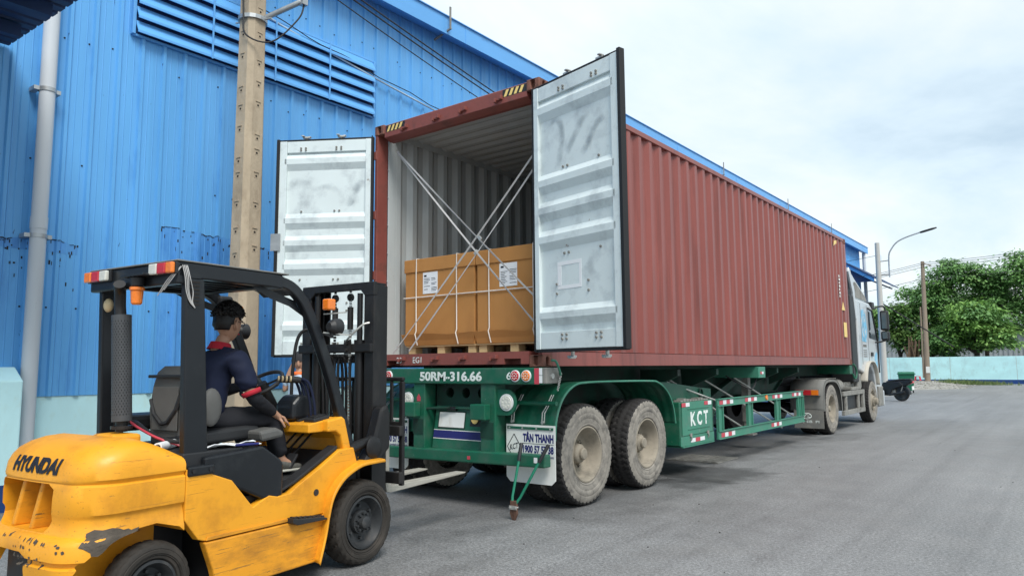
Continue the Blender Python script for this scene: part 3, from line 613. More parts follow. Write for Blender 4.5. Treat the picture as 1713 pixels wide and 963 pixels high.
# ================= shipping container =================
ZC = 1.407; CW = 2.438; CH = 2.896; CLN = 12.192; ZTOP = ZC+CH
ct = thing('shipping_container', 'maroon corrugated high cube shipping container with open rear doors on green trailer', 'container')
def corr_profile(length, pitch=.278, depth=.042):
    a = [0]; out = [(0, 0)]; x = .04
    while x+pitch < length:
        out += [(x, 0), (x+.068, -depth), (x+.138, -depth), (x+.206, 0)]; x += pitch
    out += [(length, 0)]; return out
pf = corr_profile(CLN-.36)
def side(x, sgn):
    m = MB(); y0 = .20
    m.mi = 0; m.grid([[(x+sgn*(d), y0+y, z) for y, d in pf] for z in (ZC+.14, ZC+1.0, ZC+2.0, ZTOP-.05)])
    m.mi = 1; m.grid([[(x+sgn*(d-.004), y0+y, z) for y, d in pf] for z in (ZC+.14, ZC+1.0, ZC+2.0, ZTOP-.05)])
    return m.build('side_wall', ['maroon', 'inner'], ct, fix=False)
sw = side(-.012, 1); sw2 = side(-CW+.012, -1)
rp = corr_profile(CLN-.4, .209, .02)
m = MB(); m.mi = 0; m.grid([[(x, .2+y, ZTOP-.012+d) for y, d in rp] for x in (-CW+.05, -1.6, -.8, -.05)]); m.mi = 1; m.grid([[(x, .2+y, ZTOP-.018+d) for y, d in rp] for x in (-CW+.05, -1.6, -.8, -.05)])
m.build('roof', ['maroon', 'inner'], ct, fix=False)
m = MB(); m.box(-CW+.04, -.04, CLN-.09, CLN-.05, ZC+.05, ZTOP-.05); m.build('front_wall', 'inner', ct)
for s in (0, 1):
    x0 = -.062 if s == 0 else -CW; B('top_rail', 'maroon', ct, (x0, x0+.062, .17, CLN-.17, ZTOP-.072, ZTOP-.008)); x1_ = -.072 if s == 0 else -CW+.063; B('rail_lining', 'inner', ct, (x1_, x1_+.009, .19, CLN-.1, ZTOP-.10, ZTOP-.012), 0)
    x0 = -.05 if s == 0 else -CW+.002
    m = MB(); a = -.004 if s == 0 else -CW+.004; b_ = -1 if s == 0 else 1
    m.box(min(a, a+b_*.006), max(a, a+b_*.006), .17, CLN-.17, ZC+.012, ZC+.155); m.box(min(a, a+b_*.05), max(a, a+b_*.05), .17, CLN-.17, ZC+.149, ZC+.157); m.box(min(a+.008*-b_, a+b_*.05), max(a+.008*-b_, a+b_*.05), .17, CLN-.17, ZC+.008, ZC+.018)
    m.build('bottom_rail', 'maroon', ct)
    for y0, y1 in ((CLN-.17, CLN-.004),): B('corner_post', 'maroon', ct, ((-.10 if s == 0 else -CW+.003), (-.003 if s == 0 else -CW+.10), y0+.01, y1, ZC+.115, ZTOP-.115), .01)
    # rear posts: deep channel plus inner return
    m = MB(); o_ = 0 if s == 0 else -CW; d = -1 if s == 0 else 1
    def bx(x0, x1, *r): m.box(min(o_+d*x0, o_+d*x1), max(o_+d*x0, o_+d*x1), *r)
    bx(.003, .05, .003, .17, ZC+.115, ZTOP-.115); m.build('corner_post', 'maroon_dark', ct, .006)
    m = MB(); bx(.05, .062, .172, .30, ZC+.15, ZTOP-.1); m.build('post_lining', 'inner', ct, .004)
    for z in [ZC+.35+i*.34 for i in range(8)]: MB().cyl((o_+d*.050, .172, z), (o_+d*.072, .16, z), .007, .007, 6).build('lashing_bar', 'inner', ct)
B('front_sill', 'maroon', ct, (-CW+.16, -.16, CLN-.1, CLN-.01, ZC+.01, ZC+.12)); B('front_header', 'maroon', ct, (-CW+.16, -.16, CLN-.1, CLN-.01, ZTOP-.12, ZTOP-.01))
# corner castings with oval holes
def casting(x, y, z, sx, sy, top):
    m = MB(); w, l, h = .162, .178, .118
    m.box(min(x, x-sx*w), max(x, x-sx*w), min(y, y-sy*l), max(y, y-sy*l), z, z+h); o = m.build('corner_casting', 'rust', ct)
    cx = x-sx*w/2; cy = y-sy*l/2; zc = z+h/2
    c1 = MB(); pr = [(cx+.026*math.cos(t*math.pi/6), zc+(.018 if math.sin(t*math.pi/6) > 0 else -.018)*(1 if abs(math.sin(t*math.pi/6)) > .01 else 0)+.026*math.sin(t*math.pi/6)) for t in range(12)]
    c1.prism(pr, 'y', y-sy*.05, y+sy*.05)
    c2 = MB(); pr = [(cy+.024*math.cos(t*math.pi/6), zc+(.018 if math.sin(t*math.pi/6) > 0 else -.018)*(1 if abs(math.sin(t*math.pi/6)) > .01 else 0)+.024*math.sin(t*math.pi/6)) for t in range(12)]
    c2.prism(pr, 'x', x-sx*.05, x+sx*.05)
    boolean(o, [c1, c2]); b = o.modifiers.new('bevel', 'BEVEL'); b.width = .012; b.segments = 2; b.limit_method = 'ANGLE'; b.angle_limit = R(50)
for x, sx in ((0.003, 1), (-CW-.003, -1)):
    for y, sy in ((-.003, -1), (CLN+.003, 1)):
        casting(x, y, ZC, sx, sy, 0); casting(x, y, ZTOP-.118, sx, sy, 1)
# rear header with hazard stripes and brackets, rear sill
hb = MB(); hb.prism([(.01, ZTOP-.165), (.01, ZTOP-.02), (.035, ZTOP-.005), (.16, ZTOP-.005), (.16, ZTOP-.20), (.10, ZTOP-.20)], 'x', -CW+.158, -.158); hdr = hb.build('rear_header', 'maroon_dark', ct, .005)
for side_ in (0, 1):
    for k in range(4):
        x = (-CW+.20 if side_ == 0 else -.46)+k*.066; w = .036
        q = MB(); q.add([(x, .0085, ZTOP-.10), (x+w, .0085, ZTOP-.10), (x+w+.035, .0085, ZTOP-.03), (x+.035, .0085, ZTOP-.03)], [(0, 1, 2, 3)]); q.build('hazard_stripe', 'stripe_y', hdr, fix=False)
    q = MB(); x = (-CW+.185 if side_ == 0 else -.475); q.add([(x, .0092, ZTOP-.105), (x+.32, .0092, ZTOP-.105), (x+.32, .0092, ZTOP-.025), (x, .0092, ZTOP-.025)], [(0, 1, 2, 3)]); q.build('hazard_stripe', 'stripe_k', hdr, fix=False)
keep = MB(); keep.box(-.035, .035, -.015, .012, -.012, .012); keep.box(-.05, -.025, -.03, .012, -.03, .01); keep.box(.025, .05, -.03, .012, -.01, .03); km = keep.mesh('keeper', [M['maroon_dark']])
for x in (-1.93, -1.42, -1.02, -.52):
    o = link('cam_keeper', km, hdr, .003); o.location = (x, .0, ZTOP-.115)
sb = MB(); sb.box(-CW+.158, -.158, .0, .16, ZC+.03, ZC+.155); sill = sb.build('rear_sill', 'maroon_dark', ct)
boolean(sill, [MB().box(-.47, -.26, -.1, .12, ZC+.0, ZC+.085), MB().box(-CW+.26, -CW+.47, -.1, .12, ZC+.0, ZC+.085)])
for x in (-1.93, -1.42, -1.02, -.60):
    o = link('cam_keeper', km, sill, .003); o.location = (x, -.008, ZC+.095)
for (body, x, w) in (('20', -2.02, .08), ('EG1', -1.76, .13)):
    text(body, 'wpaint', sill, lambda s, t, n, x=x: Vector((x+s, -.0015-n, ZC+.055+t)), w, .065)
# floor boards
for k in range(8):
    x = -CW+.05+k*.2923; B('floor_board', 'plywood', ct, (x, x+.288, .16, CLN-.1, ZC+.12, ZC+.157), .002)
for k in range(30): MB().box(-CW+.06, -.06, .4+k*.4, .45+k*.4, ZC+.02, ZC+.12).build('cross_member', 'maroon_dark', ct)
# side marks at the front end
for k in range(7): B('stencil_mark', 'wpaint', ct, (-.0105, -.009, 11.45, 11.52+.03*(k % 2), ZC+1.50+k*.075, ZC+1.55+k*.075), 0)
q = MB(); q.add([(-.006, 11.55, ZC+1.22), (-.006, 11.85, ZC+1.22), (-.006, 11.70, ZC+1.42)], [(0, 1, 2)]); q.build('warning_mark', 'stripe_y', ct, fix=False)
q = MB(); q.add([(-.006, 11.66, ZC+.62), (-.006, 11.92, ZC+.62), (-.006, 11.92, ZC+.95), (-.006, 11.66, ZC+.95)], [(0, 1, 2, 3)]); q.build('warning_mark', 'stripe_y', ct, fix=False)
q = MB(); q.add([(-.006, 11.15, ZTOP-.28), (-.006, 11.3, ZTOP-.22), (-.006, 11.42, ZTOP-.2), (-.006, 11.42, ZTOP-.12), (-.006, 11.2, ZTOP-.16)], [(0, 1, 2, 3, 4)]); q.build('warning_mark', 'stripe_y', ct, fix=False)

# ---- doors: local x from hinge (0) to free edge (DW), local y: 0 inner face .. +.055 outer ----
DW, DH = 1.175, 2.575; DZ = ZC+.165
def make_door(label, hinge, ang, mirror):
    """door frame built with inner face towards -y; x runs from hinge to free edge"""
    d = bpy.data.objects.new('door', None); 
    mx_ = -1 if mirror else 1
    def X(x): return mx_*x
    def bx(m, x0, x1, y0, y1, z0, z1): m.box(min(X(x0), X(x1)), max(X(x0), X(x1)), y0, y1, z0, z1)
    # panel with horizontal ridges, both skins
    prof = [(0.045, .022)]
    for a, b_ in ((.06, .14), (.345, .42), (.45, .525), (.56, .636), (.845, .915)):
        h = b_-a; prof += [(a, .022), (a+h*.30, -.012), (a+h*.62, -.012), (b_, .022)]
    prof += [(.95, .022)]
    pm = MB(); zz = [DZ+DH*(1-f) for f, _ in prof]
    pm.mi = 0; pm.grid([[(X(x), y, z) for x in (.085, .45, .8, DW-.085)] for (f, y), z in zip(prof, zz)])
    pm.mi = 1; pm.grid([[(X(x), y+.004, z) for x in (.085, .45, .8, DW-.085)] for (f, y), z in zip(prof, zz)])
    panel = pm.build('door', ['door_in', 'maroon'], ct, fix=False)
    panel.location = hinge; panel.rotation_euler.z = ang; tag(panel, label)
    def sub(name, mm, *boxes, bevel=.004):
        m = MB()
        for b_ in boxes: bx(m, *b_)
        return m.build(name, mm, panel, bevel)
    sub('door_stile', 'door_in', (.022, .085, -.012, .048, DZ, DZ+DH)); sub('door_stile', 'door_in', (DW-.11, DW-.022, -.012, .048, DZ, DZ+DH))
    sub('door_rail', 'door_in', (.087, DW-.112, -.004, .048, DZ+DH*.945, DZ+DH-.002)); sub('door_rail', 'door_in', (.087, DW-.112, -.004, .048, DZ+.002, DZ+DH*.062))
    sub('door_gasket', 'rubber', (-.006, .0215, -.010, .044, DZ-.02, DZ+DH+.02), (DW-.0215, DW+.016, -.022, .044, DZ-.02, DZ+DH+.025), (.0, DW, .0, .044, DZ-.028, DZ-.001), (.0, DW, .0, .044, DZ+DH+.001, DZ+DH+.022), bevel=.003)
    sub('door_edge', 'maroon_dark', (.0, DW-.002, .0445, .062, DZ-.01, DZ+DH+.01))
    for x in (.42, .86):
        m = MB(); m.cyl((X(x), .095, DZ-.06), (X(x), .095, DZ+DH+.06), .017, .017, 12)
        rod = m.build('locking_rod', 'zinc', panel, smooth=50)
        for z, sg in ((DZ-.06, -1), (DZ+DH+.055, 1)):
            k = MB(); k.obox((X(x), .085, z+.012*sg), (.085, .045, .022)); k.obox((X(x+.03), .06, z+.024*sg), (.035, .06, .014)); k.obox((X(x-.035), .10, z+.024*sg), (.03, .05, .014)); k.build('rod_cam', 'zinc', rod, .004)
    bm_ = MB().cyl((0, -.012, 0), (0, .001, 0), .011, .013, 8).mesh('bolt', [M['grime']]); bolts = []
    for z in (DZ+DH*.965, DZ+DH*.955, DZ+.09, DZ+.13):
        for x in (.39, .45, .83, .89): bolts.append((X(x), -.004, z))
    for z, xs_ in ((DZ+DH*.665, (.41, .47, .88)), (DZ+DH*.345, (.41, .47, .88)), (DZ+DH*.235, (.30, .72)), (DZ+DH*.20, (.30, .72))):
        for x in xs_: bolts.append((X(x), .022, z))
    for p_ in bolts: link('door_bolt', bm_, panel).location = p_
    for z in (DZ+.2, DZ+DH*.36, DZ+DH*.64, DZ+DH-.2):
        m = MB(); bx(m, -.05, .05, .045, .075, z-.05, z+.05); m.cyl((X(-.03), .05, z-.055), (X(-.03), .05, z+.055), .018, .018, 10); m.build('hinge', 'maroon_dark', panel, .004)
    return panel
# angle turns the closed direction (+x for the right door's own axis) outwards
dr = make_door('right container door swung open with a torn square label and grey smears', (-.045, -.05, 0), R(-13.5), False)
dl = make_door('left container door swung open towards the warehouse wall', (-CW+.02, -.045, 0), R(32.), True)
# torn square label on right door
fr = MB()
x0, x1, z0, z1 = .31, .63, DZ+DH*.215, DZ+DH*.315
for b_ in ((x0, x1, z1-.035, z1), (x0, x1, z0, z0+.032), (x0, x0+.05, z0+.034, z1-.037), (x1-.03, x1, z0+.034, z1-.037)): fr.box(b_[0], b_[1], .0195, .0215, b_[2], b_[3])
fr.build('torn_label', 'paper', dr)
# smears of grime wiped on the pale door panels (thin film sheets)
def smear_mat(seed, sc):
    m = bpy.data.materials.new('grey_smear'); m.use_nodes = True; N = m.node_tree.nodes; L = m.node_tree.links; b = N['Principled BSDF']
    b.inputs['Base Color'].default_value = (.24, .28, .32, 1); b.inputs['Roughness'].default_value = .6
    t = N.new('ShaderNodeTexCoord'); n = N.new('ShaderNodeTexNoise'); n.inputs['Scale'].default_value = sc; n.inputs['Detail'].default_value = 4
    mp_ = N.new('ShaderNodeMapping'); mp_.inputs['Location'].default_value = (seed, 0, seed); L.new(t.outputs['Object'], mp_.inputs[0]); L.new(mp_.outputs[0], n.inputs['Vector'])
    g_ = N.new('ShaderNodeAttribute'); g_.attribute_name = 'fade'
    r = N.new('ShaderNodeMapRange'); r.inputs[1].default_value = .35; r.inputs[2].default_value = .7; r.inputs[3].default_value = .15; r.inputs[4].default_value = 1; L.new(n.outputs['Fac'], r.inputs[0])
    mu = N.new('ShaderNodeMath'); mu.operation = 'MULTIPLY'; L.new(r.outputs[0], mu.inputs[0]); L.new(g_.outputs['Fac'], mu.inputs[1]); L.new(mu.outputs[0], b.inputs['Alpha']); return m
M['smear'] = smear_mat(2.3, 7)
def smear(parent, path, w, mirror=False, y=.0185, amt=.55):
    """a hand-wiped streak: strip along path, fading at the sides"""
    pts = smoothcurve([(p[0], 0, p[1]) for p in path], 8); vs = []; fade = []; k = 9
    for i, p in enumerate(pts):
        d = (pts[min(i+1, len(pts)-1)]-pts[max(i-1, 0)]).normalized(); nrm = Vector((-d.z, 0, d.x))
        for j in range(k):
            s = (j/(k-1)-.5)*2; q = p+nrm*s*w; vs.append(((-q.x if mirror else q.x), y, q.z)); fade.append(amt*max(0, (1-s*s))**1.5*min(1, i/5, (len(pts)-1-i)/5))
    m = MB(); n_ = len(pts); m.add(vs, [(i*k+j, i*k+j+1, (i+1)*k+j+1, (i+1)*k+j) for i in range(n_-1) for j in range(k-1)])
    o = m.build('grime_smear', 'smear', parent, fix=False); a = o.data.attributes.new('fade', 'FLOAT', 'POINT'); a.data.foreach_set('value', fade); return o
Zf = lambda f: DZ+DH*(1-f)
smear(dr, [(.20, Zf(.16)), (.33, Zf(.145)), (.40, Zf(.20)), (.37, Zf(.28)), (.34, Zf(.33))], .05)
smear(dr, [(.46, Zf(.29)), (.58, Zf(.23)), (.70, Zf(.175)), (.78, Zf(.165))], .05, y=.017)
smear(dr, [(.66, Zf(.31)), (.76, Zf(.27)), (.86, Zf(.22)), (.97, Zf(.20))], .045, y=.0155)
smear(dr, [(.70, Zf(.70)), (.76, Zf(.74)), (.74, Zf(.80))], .06, amt=.25)
smear(dl, [(.10, Zf(.20)), (.2, Zf(.23)), (.26, Zf(.29)), (.24, Zf(.31))], .06, True)
smear(dl, [(.75, Zf(.21)), (.95, Zf(.19)), (1.03, Zf(.22))], .06, True, amt=.3)
smear(dl, [(.35, Zf(.27)), (.55, Zf(.22)), (.8, Zf(.25))], .05, True, y=.0165, amt=.3)
smear(dl, [(.35, Zf(.70)), (.6, Zf(.68)), (.8, Zf(.75))], .07, True, y=.0165, amt=.3)
# small grey hold-back plate on the left door's free edge
MB().box(-DW-.06, -DW+.06, -.028, -.024, DZ+DH*.48, DZ+DH*.56).build('hold_back_plate', 'galv', dl)

# ================= cargo =================
FZ = ZC+.159
def pallet(label, x0, x1, y0, y1):
    t = thing('wooden_pallet', label, 'pallet', (0, 0, 0), 0, 'pallets under the cartons')
    n = 3; w = .11
    for i in range(3):
        x = x0+.02+(x1-x0-w-.04)*i/2
        for y in (y0+.02, (y0+y1)/2-.06, y1-.14): B('block', 'wood', t, (x, x+w, y, y+.12, FZ+.004, FZ+.082), .003)
    for k in range(6):
        y = y0+(y1-y0-.12)*k/5; B('deck_board', 'wood', t, (x0, x1, y, y+.12, FZ+.083, FZ+.098), .002)
    return t
def carton(label, x0, x1, y0, y1, z0, z1, lab):
    t = thing('cardboard_carton', label, 'carton', (0, 0, 0), 0, 'strapped cartons in the container')
    m = MB(); m.box(x0+.012, x1-.012, y0+.012, y1-.012, z0, z1-.02); m.build('carton_body', 'card', t, .006)
    m = MB(); m.box(x0-.002, x1+.002, y0, y1, z1-.155, z1); lid = m.build('carton_lid', 'card', t, .006)
    m = MB(); h = .13; e = .02
    v = [(x0, y0+.004), (x1, y0+.004), (x1, y1), (x0, y1)]
    rows = []
    for (z, d) in ((z0+.002, .012), (z0+.06, .0), (z0+h, -.022)):
        rows.append([(x0+d-(.003 if d < 0 else 0), y0+d, z), ((x0*2+x1)/3, y0+d-.006*(d < 0), z+(.012 if d < 0 else 0)), ((x0+x1*2)/3, y0+d, z-(.01 if d < 0 else 0)), (x1-d+(.0 if d < 0 else 0)-.012, y0+d, z+(.008 if d < 0 else 0)), (x1-d-.012, y1, z)])
    m.grid(rows); fl = m.build('tray_flap', 'card', t, fix=False); so = fl.modifiers.new('s', 'SOLIDIFY'); so.thickness = .005
    for x in (x0+.19*(x1-x0), x0+.765*(x1-x0)):
        m = MB(); m.tube([(x+.03, y0-.013, z0+.005), (x+.005, y0-.028, z0+.13), (x, y0-.004, z0+.17), (x-.004, y0-.005, z1-.17), (x, y0-.008, z1-.14), (x, y0-.006, z1+.004), (x, y0+.3, z1+.004)], .007, 5); m.build('strap_band', 'band_w', t, smooth=60)
    m = MB(); z = (z0+z1)/2+.055; m.tube([(x0-.004, y1-.1, z), (x0-.004, y0-.001, z), (x1+.004, y0-.001, z)], .007, 5); m.build('strap_band', 'band_w', t)
    lx, lz, lw, lh = lab; m = MB(); m.box(lx, lx+lw, y0+.0085, y0+.0105, lz, lz+lh); p_ = m.build('paper_label', 'paper', t)
    k = MB(); rd = random.Random(int(lx*100)); k.box(lx+.02, lx+.06, y0+.0068, y0+.008, lz+lh-.05, lz+lh-.03); 
    for c in range(2):
        for r in range(9):
            if rd.random() < .8: k.box(lx+.02+c*lw*.5, lx+.02+c*lw*.5+rd.uniform(.05, lw*.4), y0+.0068, y0+.008, lz+lh-.075-r*.018, lz+lh-.07-r*.018)
    k.build('label_print', 'ink', p_); return t
PZ = FZ+.099
pallet('pale wood pallet under the left carton', -2.21, -1.125, .33, 1.45); pallet('pale wood pallet under the right carton', -1.115, -.10, .33, 1.45)
carton('brown cardboard carton at the left in the container, white label top left', -2.235, -1.125, .31, 1.45, PZ, PZ+1.02, (-1.93, PZ+.60, .235, .25))
carton('brown cardboard carton at the right in the container behind the open door', -1.11, -.075, .31, 1.45, PZ, PZ+1.02, (-.78, PZ+.60, .24, .25))
def strap(label, a0, b0, a1, b1, buckle):
    t = thing('lashing_strap', label, 'strap', (0, 0, 0), 0, 'crossed lashing straps')
    for i_, (a, b_) in enumerate(((a0, b0), (a1, b1))):
        a, b_ = Vector(a), Vector(b_); d = (b_-a).normalized(); w0 = d.cross(Vector((0, 1, 0))).normalized(); rows = []
        for k in range(25):
            u_ = k/24; tw = .5*math.sin(u_*5+i_*2)*(1 if .05 < u_ < .95 else .2); w_ = (w0*math.cos(tw)+Vector((0, 1, 0))*math.sin(tw))*.0095; p = a.lerp(b_, u_)-Vector((0, 0, .022*4*u_*(1-u_)))
            rows.append([p-w_, p+w_])
        mm_ = MB(); mm_.grid(rows); wo_ = mm_.build('webbing', 'web', t, fix=False); so = wo_.modifiers.new('s', 'SOLIDIFY'); so.thickness = .003
    p = Vector(a1).lerp(Vector(b1), buckle); d = (Vector(b1)-Vector(a1)).normalized()
    MB().bar(p-d*.03, p+d*.03, .04, .018, (0, 1, 0)).build('buckle', 'zinc', t, .004)
    return t
strap('pale lashing strap from the upper left post across both cartons to lower right', (-2.26, .20, 4.00), (-.13, .13, 1.80), (-2.235, .18, 4.00), (-.03, .13, 1.98), .60)
strap('pale lashing strap from behind the right door down to the lower left post', (-.05, .16, 3.72), (-2.24, .15, 1.575), (-.05, .18, 3.60), (-1.98, .15, 1.60), .48)
# ================= wheels =================
def tyre_mesh(name, r, w, bead, mats, lugs=44, style='truck', depth=.014):
    """axis X, outer face at x=0, body towards -x"""
    n = lugs*4; m = MB(); sw_ = [(-.035, bead), (-.012, bead+.012), (-.009, bead+.022), (-.013, bead+.028), (-.004, bead+(r-bead)*.30), (-.006, bead+(r-bead)*.34), (0, bead+(r-bead)*.38), (0, bead+(r-bead)*.54), (-.005, bead+(r-bead)*.58), (-.003, bead+(r-bead)*.62), (-.006, bead+(r-bead)*.74), (-.016, bead+(r-bead)*.87)]
    cols = 14; tr = [(-.026-(w-.052)*j/(cols-1), r-.012*abs(2*j/(cols-1)-1)**3) for j in range(cols)]
    prof = sw_+tr+[(-w-x, rr) for x, rr in reversed(sw_)]; k = len(prof); a = len(sw_)
    V = []
    for i in range(n):
        t = 2*math.pi*i/n
        for j, (x, rr) in enumerate(prof):
            g = 0
            if a-1 <= j <= a+cols:
                c = j-a
                if style == 'truck':
                    ph = (i+(1 if (c//2) % 2 else 0)+(2 if c >= cols/2 else 0)) % 4
                    if ph == 0 and not 6 <= c <= 7: g = depth
                    if c in (4, 9) and ph != 1: g = depth*.8
                else:
                    ph = (i+abs(c-cols//2)//2) % 4
                    if ph == 0: g = depth
            V.append((x, (rr-g)*math.cos(t), (rr-g)*math.sin(t)))
    F_ = []; mi = []
    for i in range(n):
        i2 = (i+1) % n
        for j in range(k-1):
            F_.append((i*k+j, i*k+j+1, i2*k+j+1, i2*k+j)); mi.append(0 if (j < a-1 or j >= a+cols) else 1)
    m.v = V; m.f = F_; m.m = mi
    return m.mesh(name, [M[x] for x in mats], 35, fix=True)
TT = tyre_mesh('truck_tyre', .515, .275, .283, ('tyre', 'tyre_k'))
def disc_rim(dish):
    m = MB(); 
    if dish: m.lathe([(-.036, .286), (-.018, .284), (-.016, .270), (-.035, .258), (-.06, .248), (-.165, .228), (-.19, .205), (-.198, .15), (-.198, .0)], 48)
    else: m.lathe([(-.036, .286), (-.018, .284), (-.016, .270), (-.035, .258), (-.075, .245), (-.09, .225), (-.05, .19), (-.02, .14), (-.02, .0)], 48)
    return m.mesh('rim', [M['rim_d']], 40)
RIM_D, RIM_F = disc_rim(True), disc_rim(False)
def hubm(front):
    m = MB()
    if front:
        m.lathe([(-.03, .14), (.02, .13), (.03, .085), (.085, .08), (.10, .06), (.10, 0)], 24)
        for i in range(10):
            a = i*math.pi/5; m.cyl((-.025, .115*math.cos(a), .115*math.sin(a)), (.035, .115*math.cos(a), .115*math.sin(a)), .014, .012, 6)
    else:
        m.lathe([(-.2, .105), (-.11, .098), (-.10, .09), (-.085, .062), (-.06, .060), (-.05, .05), (-.05, 0)], 20)
        for i in range(10):
            a = i*math.pi/5; m.cyl((-.2, .14*math.cos(a), .14*math.sin(a)), (-.165, .14*math.cos(a), .14*math.sin(a)), .014, .012, 6)
    return m.mesh('hub', [M['rim_d']], 40)
HUB_D, HUB_F = hubm(False), hubm(True)
def holem(x, r, rr, n=8):
    m = MB()
    for i in range(n): a = (i+.5)*2*math.pi/n; m.cyl((x, r*math.cos(a), r*math.sin(a)), (x+.006, r*math.cos(a), r*math.sin(a)), rr, rr, 12)
    return m.mesh('hand_holes', [M['hole']])
HOLE_D, HOLE_F = holem(-.199, .178, .026), holem(-.052, .192, .024, 10)
def wheel(parent, x, y, sgn, front=False, inner=False, rot=0., name='wheel'):
    rim = link(name, RIM_F if front else RIM_D, parent); rim.location = (x, y, .515); rim.rotation_euler = (rot, 0, 0 if sgn > 0 else math.pi)
    link('tyre', TT, rim)
    if not inner:
        link('hub', HUB_F if front else HUB_D, rim); link('hand_holes', HOLE_F if front else HOLE_D, rim)
    return rim

# ================= semi-trailer =================
tl = thing('semi_trailer', 'green skeletal container semi trailer with white mud flaps carrying the container', 'trailer')
AX1, AX2 = .755, 2.075; XR, XL = .035, -CW-.035
for y in (AX1, AX2):
    r_ = random.random()*6
    wheel(tl, XR, y, 1, rot=r_); wheel(tl, XR-.325, y, 1, inner=True, rot=r_+1); wheel(tl, XL, y, -1, rot=r_+2); wheel(tl, XL+.325, y, -1, inner=True, rot=r_+3)
    m = MB(); m.cyl((XL+.2, y, .515), (XR-.2, y, .515), .075, .075, 14); m.build('axle', 'green_d', tl, smooth=40)
for x in (-.72, -1.72):
    m = MB(); m.prism([(.2, .92), (8.8, .92), (9.4, 1.19), (12.1, 1.19), (12.1, 1.37), (.2, 1.37)], 'x', x-.008, x+.008)
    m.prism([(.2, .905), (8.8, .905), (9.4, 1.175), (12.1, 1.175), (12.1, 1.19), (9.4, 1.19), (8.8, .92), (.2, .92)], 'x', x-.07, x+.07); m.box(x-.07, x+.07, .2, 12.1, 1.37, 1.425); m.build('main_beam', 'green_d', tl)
    for y in (AX1, AX2):
        m = MB(); m.box(x-.05, x+.05, y-.5, y+.5, .58, .68); m.box(x-.06, x+.06, y-.12, y+.12, .6, .92); m.build('leaf_spring', 'green_d', tl, .01)
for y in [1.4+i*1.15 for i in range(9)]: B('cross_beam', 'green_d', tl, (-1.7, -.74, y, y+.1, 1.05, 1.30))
for y in (3.2, 4.5, 7.2, 8.4):
    m = MB(); m.prism([(-.65, 1.05), (-.10, 1.28), (-.10, 1.36), (-.65, 1.36)], 'y', y, y+.08); m.build('outrigger', 'green_d', tl); m = MB(); m.prism([(-1.79, 1.05), (-2.34, 1.28), (-2.34, 1.36), (-1.79, 1.36)], 'y', y, y+.08); m.build('outrigger', 'green_d', tl)
# mid and front bolsters with twist locks
m = MB(); m.box(-2.44, .03, 5.9, 6.22, 1.21, 1.385); bo = m.build('bolster', 'green_l', tl, .006); B('reflector', 'refl_r', bo, (.0305, .033, 5.98, 6.05, 1.27, 1.31), 0); B('reflector', 'refl_w', bo, (.0305, .033, 6.055, 6.13, 1.27, 1.31), 0)
m = MB(); m.box(-2.42, .0, 11.95, 12.2, 1.20, 1.395); m.build('bolster', 'green', tl, .01)
m = MB(); m.tube(smoothcurve([(.02, 12.2, 1.42), (.03, 12.32, 1.36), (.03, 12.42, 1.25), (.03, 12.36, 1.12), (.02, 12.25, 1.10), (.0, 12.22, 1.2)], 6), .022, 8); m.build('locking_hook', 'green', tl, smooth=60)
# rear beam
m = MB(); m.box(-2.455, .035, -.05, .12, 1.238, 1.402); rb = m.build('rear_beam', 'green', tl, .012)
text('50RM-316.66', 'wpaint', rb, lambda s, t, n: Vector((-1.60+s, -.0515-n, 1.268+t)), .88, .10, .035)
text('6.6', 'wpaint', rb, lambda s, t, n: Vector((-.40+s, -.0515-n, 1.285+t)), .15, .075, .01)
def lamp(parent, x, z, r, m_, y=-.05):
    q = MB(); q.cyl((x, y, z), (x, y-.012, z), r, r*.97, 28); o = q.build('lamp_ring', 'refl_w', parent, smooth=40)
    q = MB(); q.cyl((x, y-.004, z), (x, y-.020, z), r*.86, r*.80, 28); q.build('lens', m_, o, .004, 40)
    k = MB()
    for i in range(8):
        a = i*math.pi/4; k.cyl((x+.5*r*math.cos(a), y-.019, z+.5*r*math.sin(a)), (x+.5*r*math.cos(a), y-.0235, z+.5*r*math.sin(a)), r*.13, r*.1, 8)
    k.cyl((x, y-.019, z), (x, y-.0235, z), r*.15, r*.12, 8); k.build('light_diodes', 'lens_w', o)
for x, m_ in ((-.29, 'lens_r'), (-.155, 'lens_o'), (-2.225, 'lens_o'), (-2.09, 'lens_r')): lamp(rb, x, 1.322, .058, m_)
B('reflector', 'refl_r', rb, (-.06, -.005, -.0535, -.0505, 1.245, 1.397), 0); B('reflector', 'refl_w', rb, (-.003, .034, -.0535, -.0505, 1.255, 1.325), 0); B('reflector', 'refl_w', rb, (-.003, .034, -.0535, -.0505, 1.33, 1.397), 0)
# twist lock block at the right end
m = MB(); m.prism([(-.05, 1.25), (.16, 1.25), (.18, 1.30), (.16, 1.40), (-.05, 1.40)], 'x', .036, .075); tb = m.build('twist_lock_block', 'grime', tl, .006)
MB().cyl((.07, .05, 1.32), (.088, .05, 1.32), .03, .026, 14).build('lock_bolt', 'zinc', tb)
m = MB(); m.tube(smoothcurve([(.09, .02, 1.47), (.115, .06, 1.46), (.12, .11, 1.38), (.10, .16, 1.33)], 5), .012, 8); m.build('lock_handle', 'green_l', tb, smooth=60)
ch = MB()
for i in range(7):
    p = Vector((.10, .17-.01*i, 1.34-.025*i)); ch.lathe([(0, .008), (.004, .012), (0, .016), (-.004, .012)], 8, tuple(p), True)
ch.build('lock_chain', 'zinc', tb)
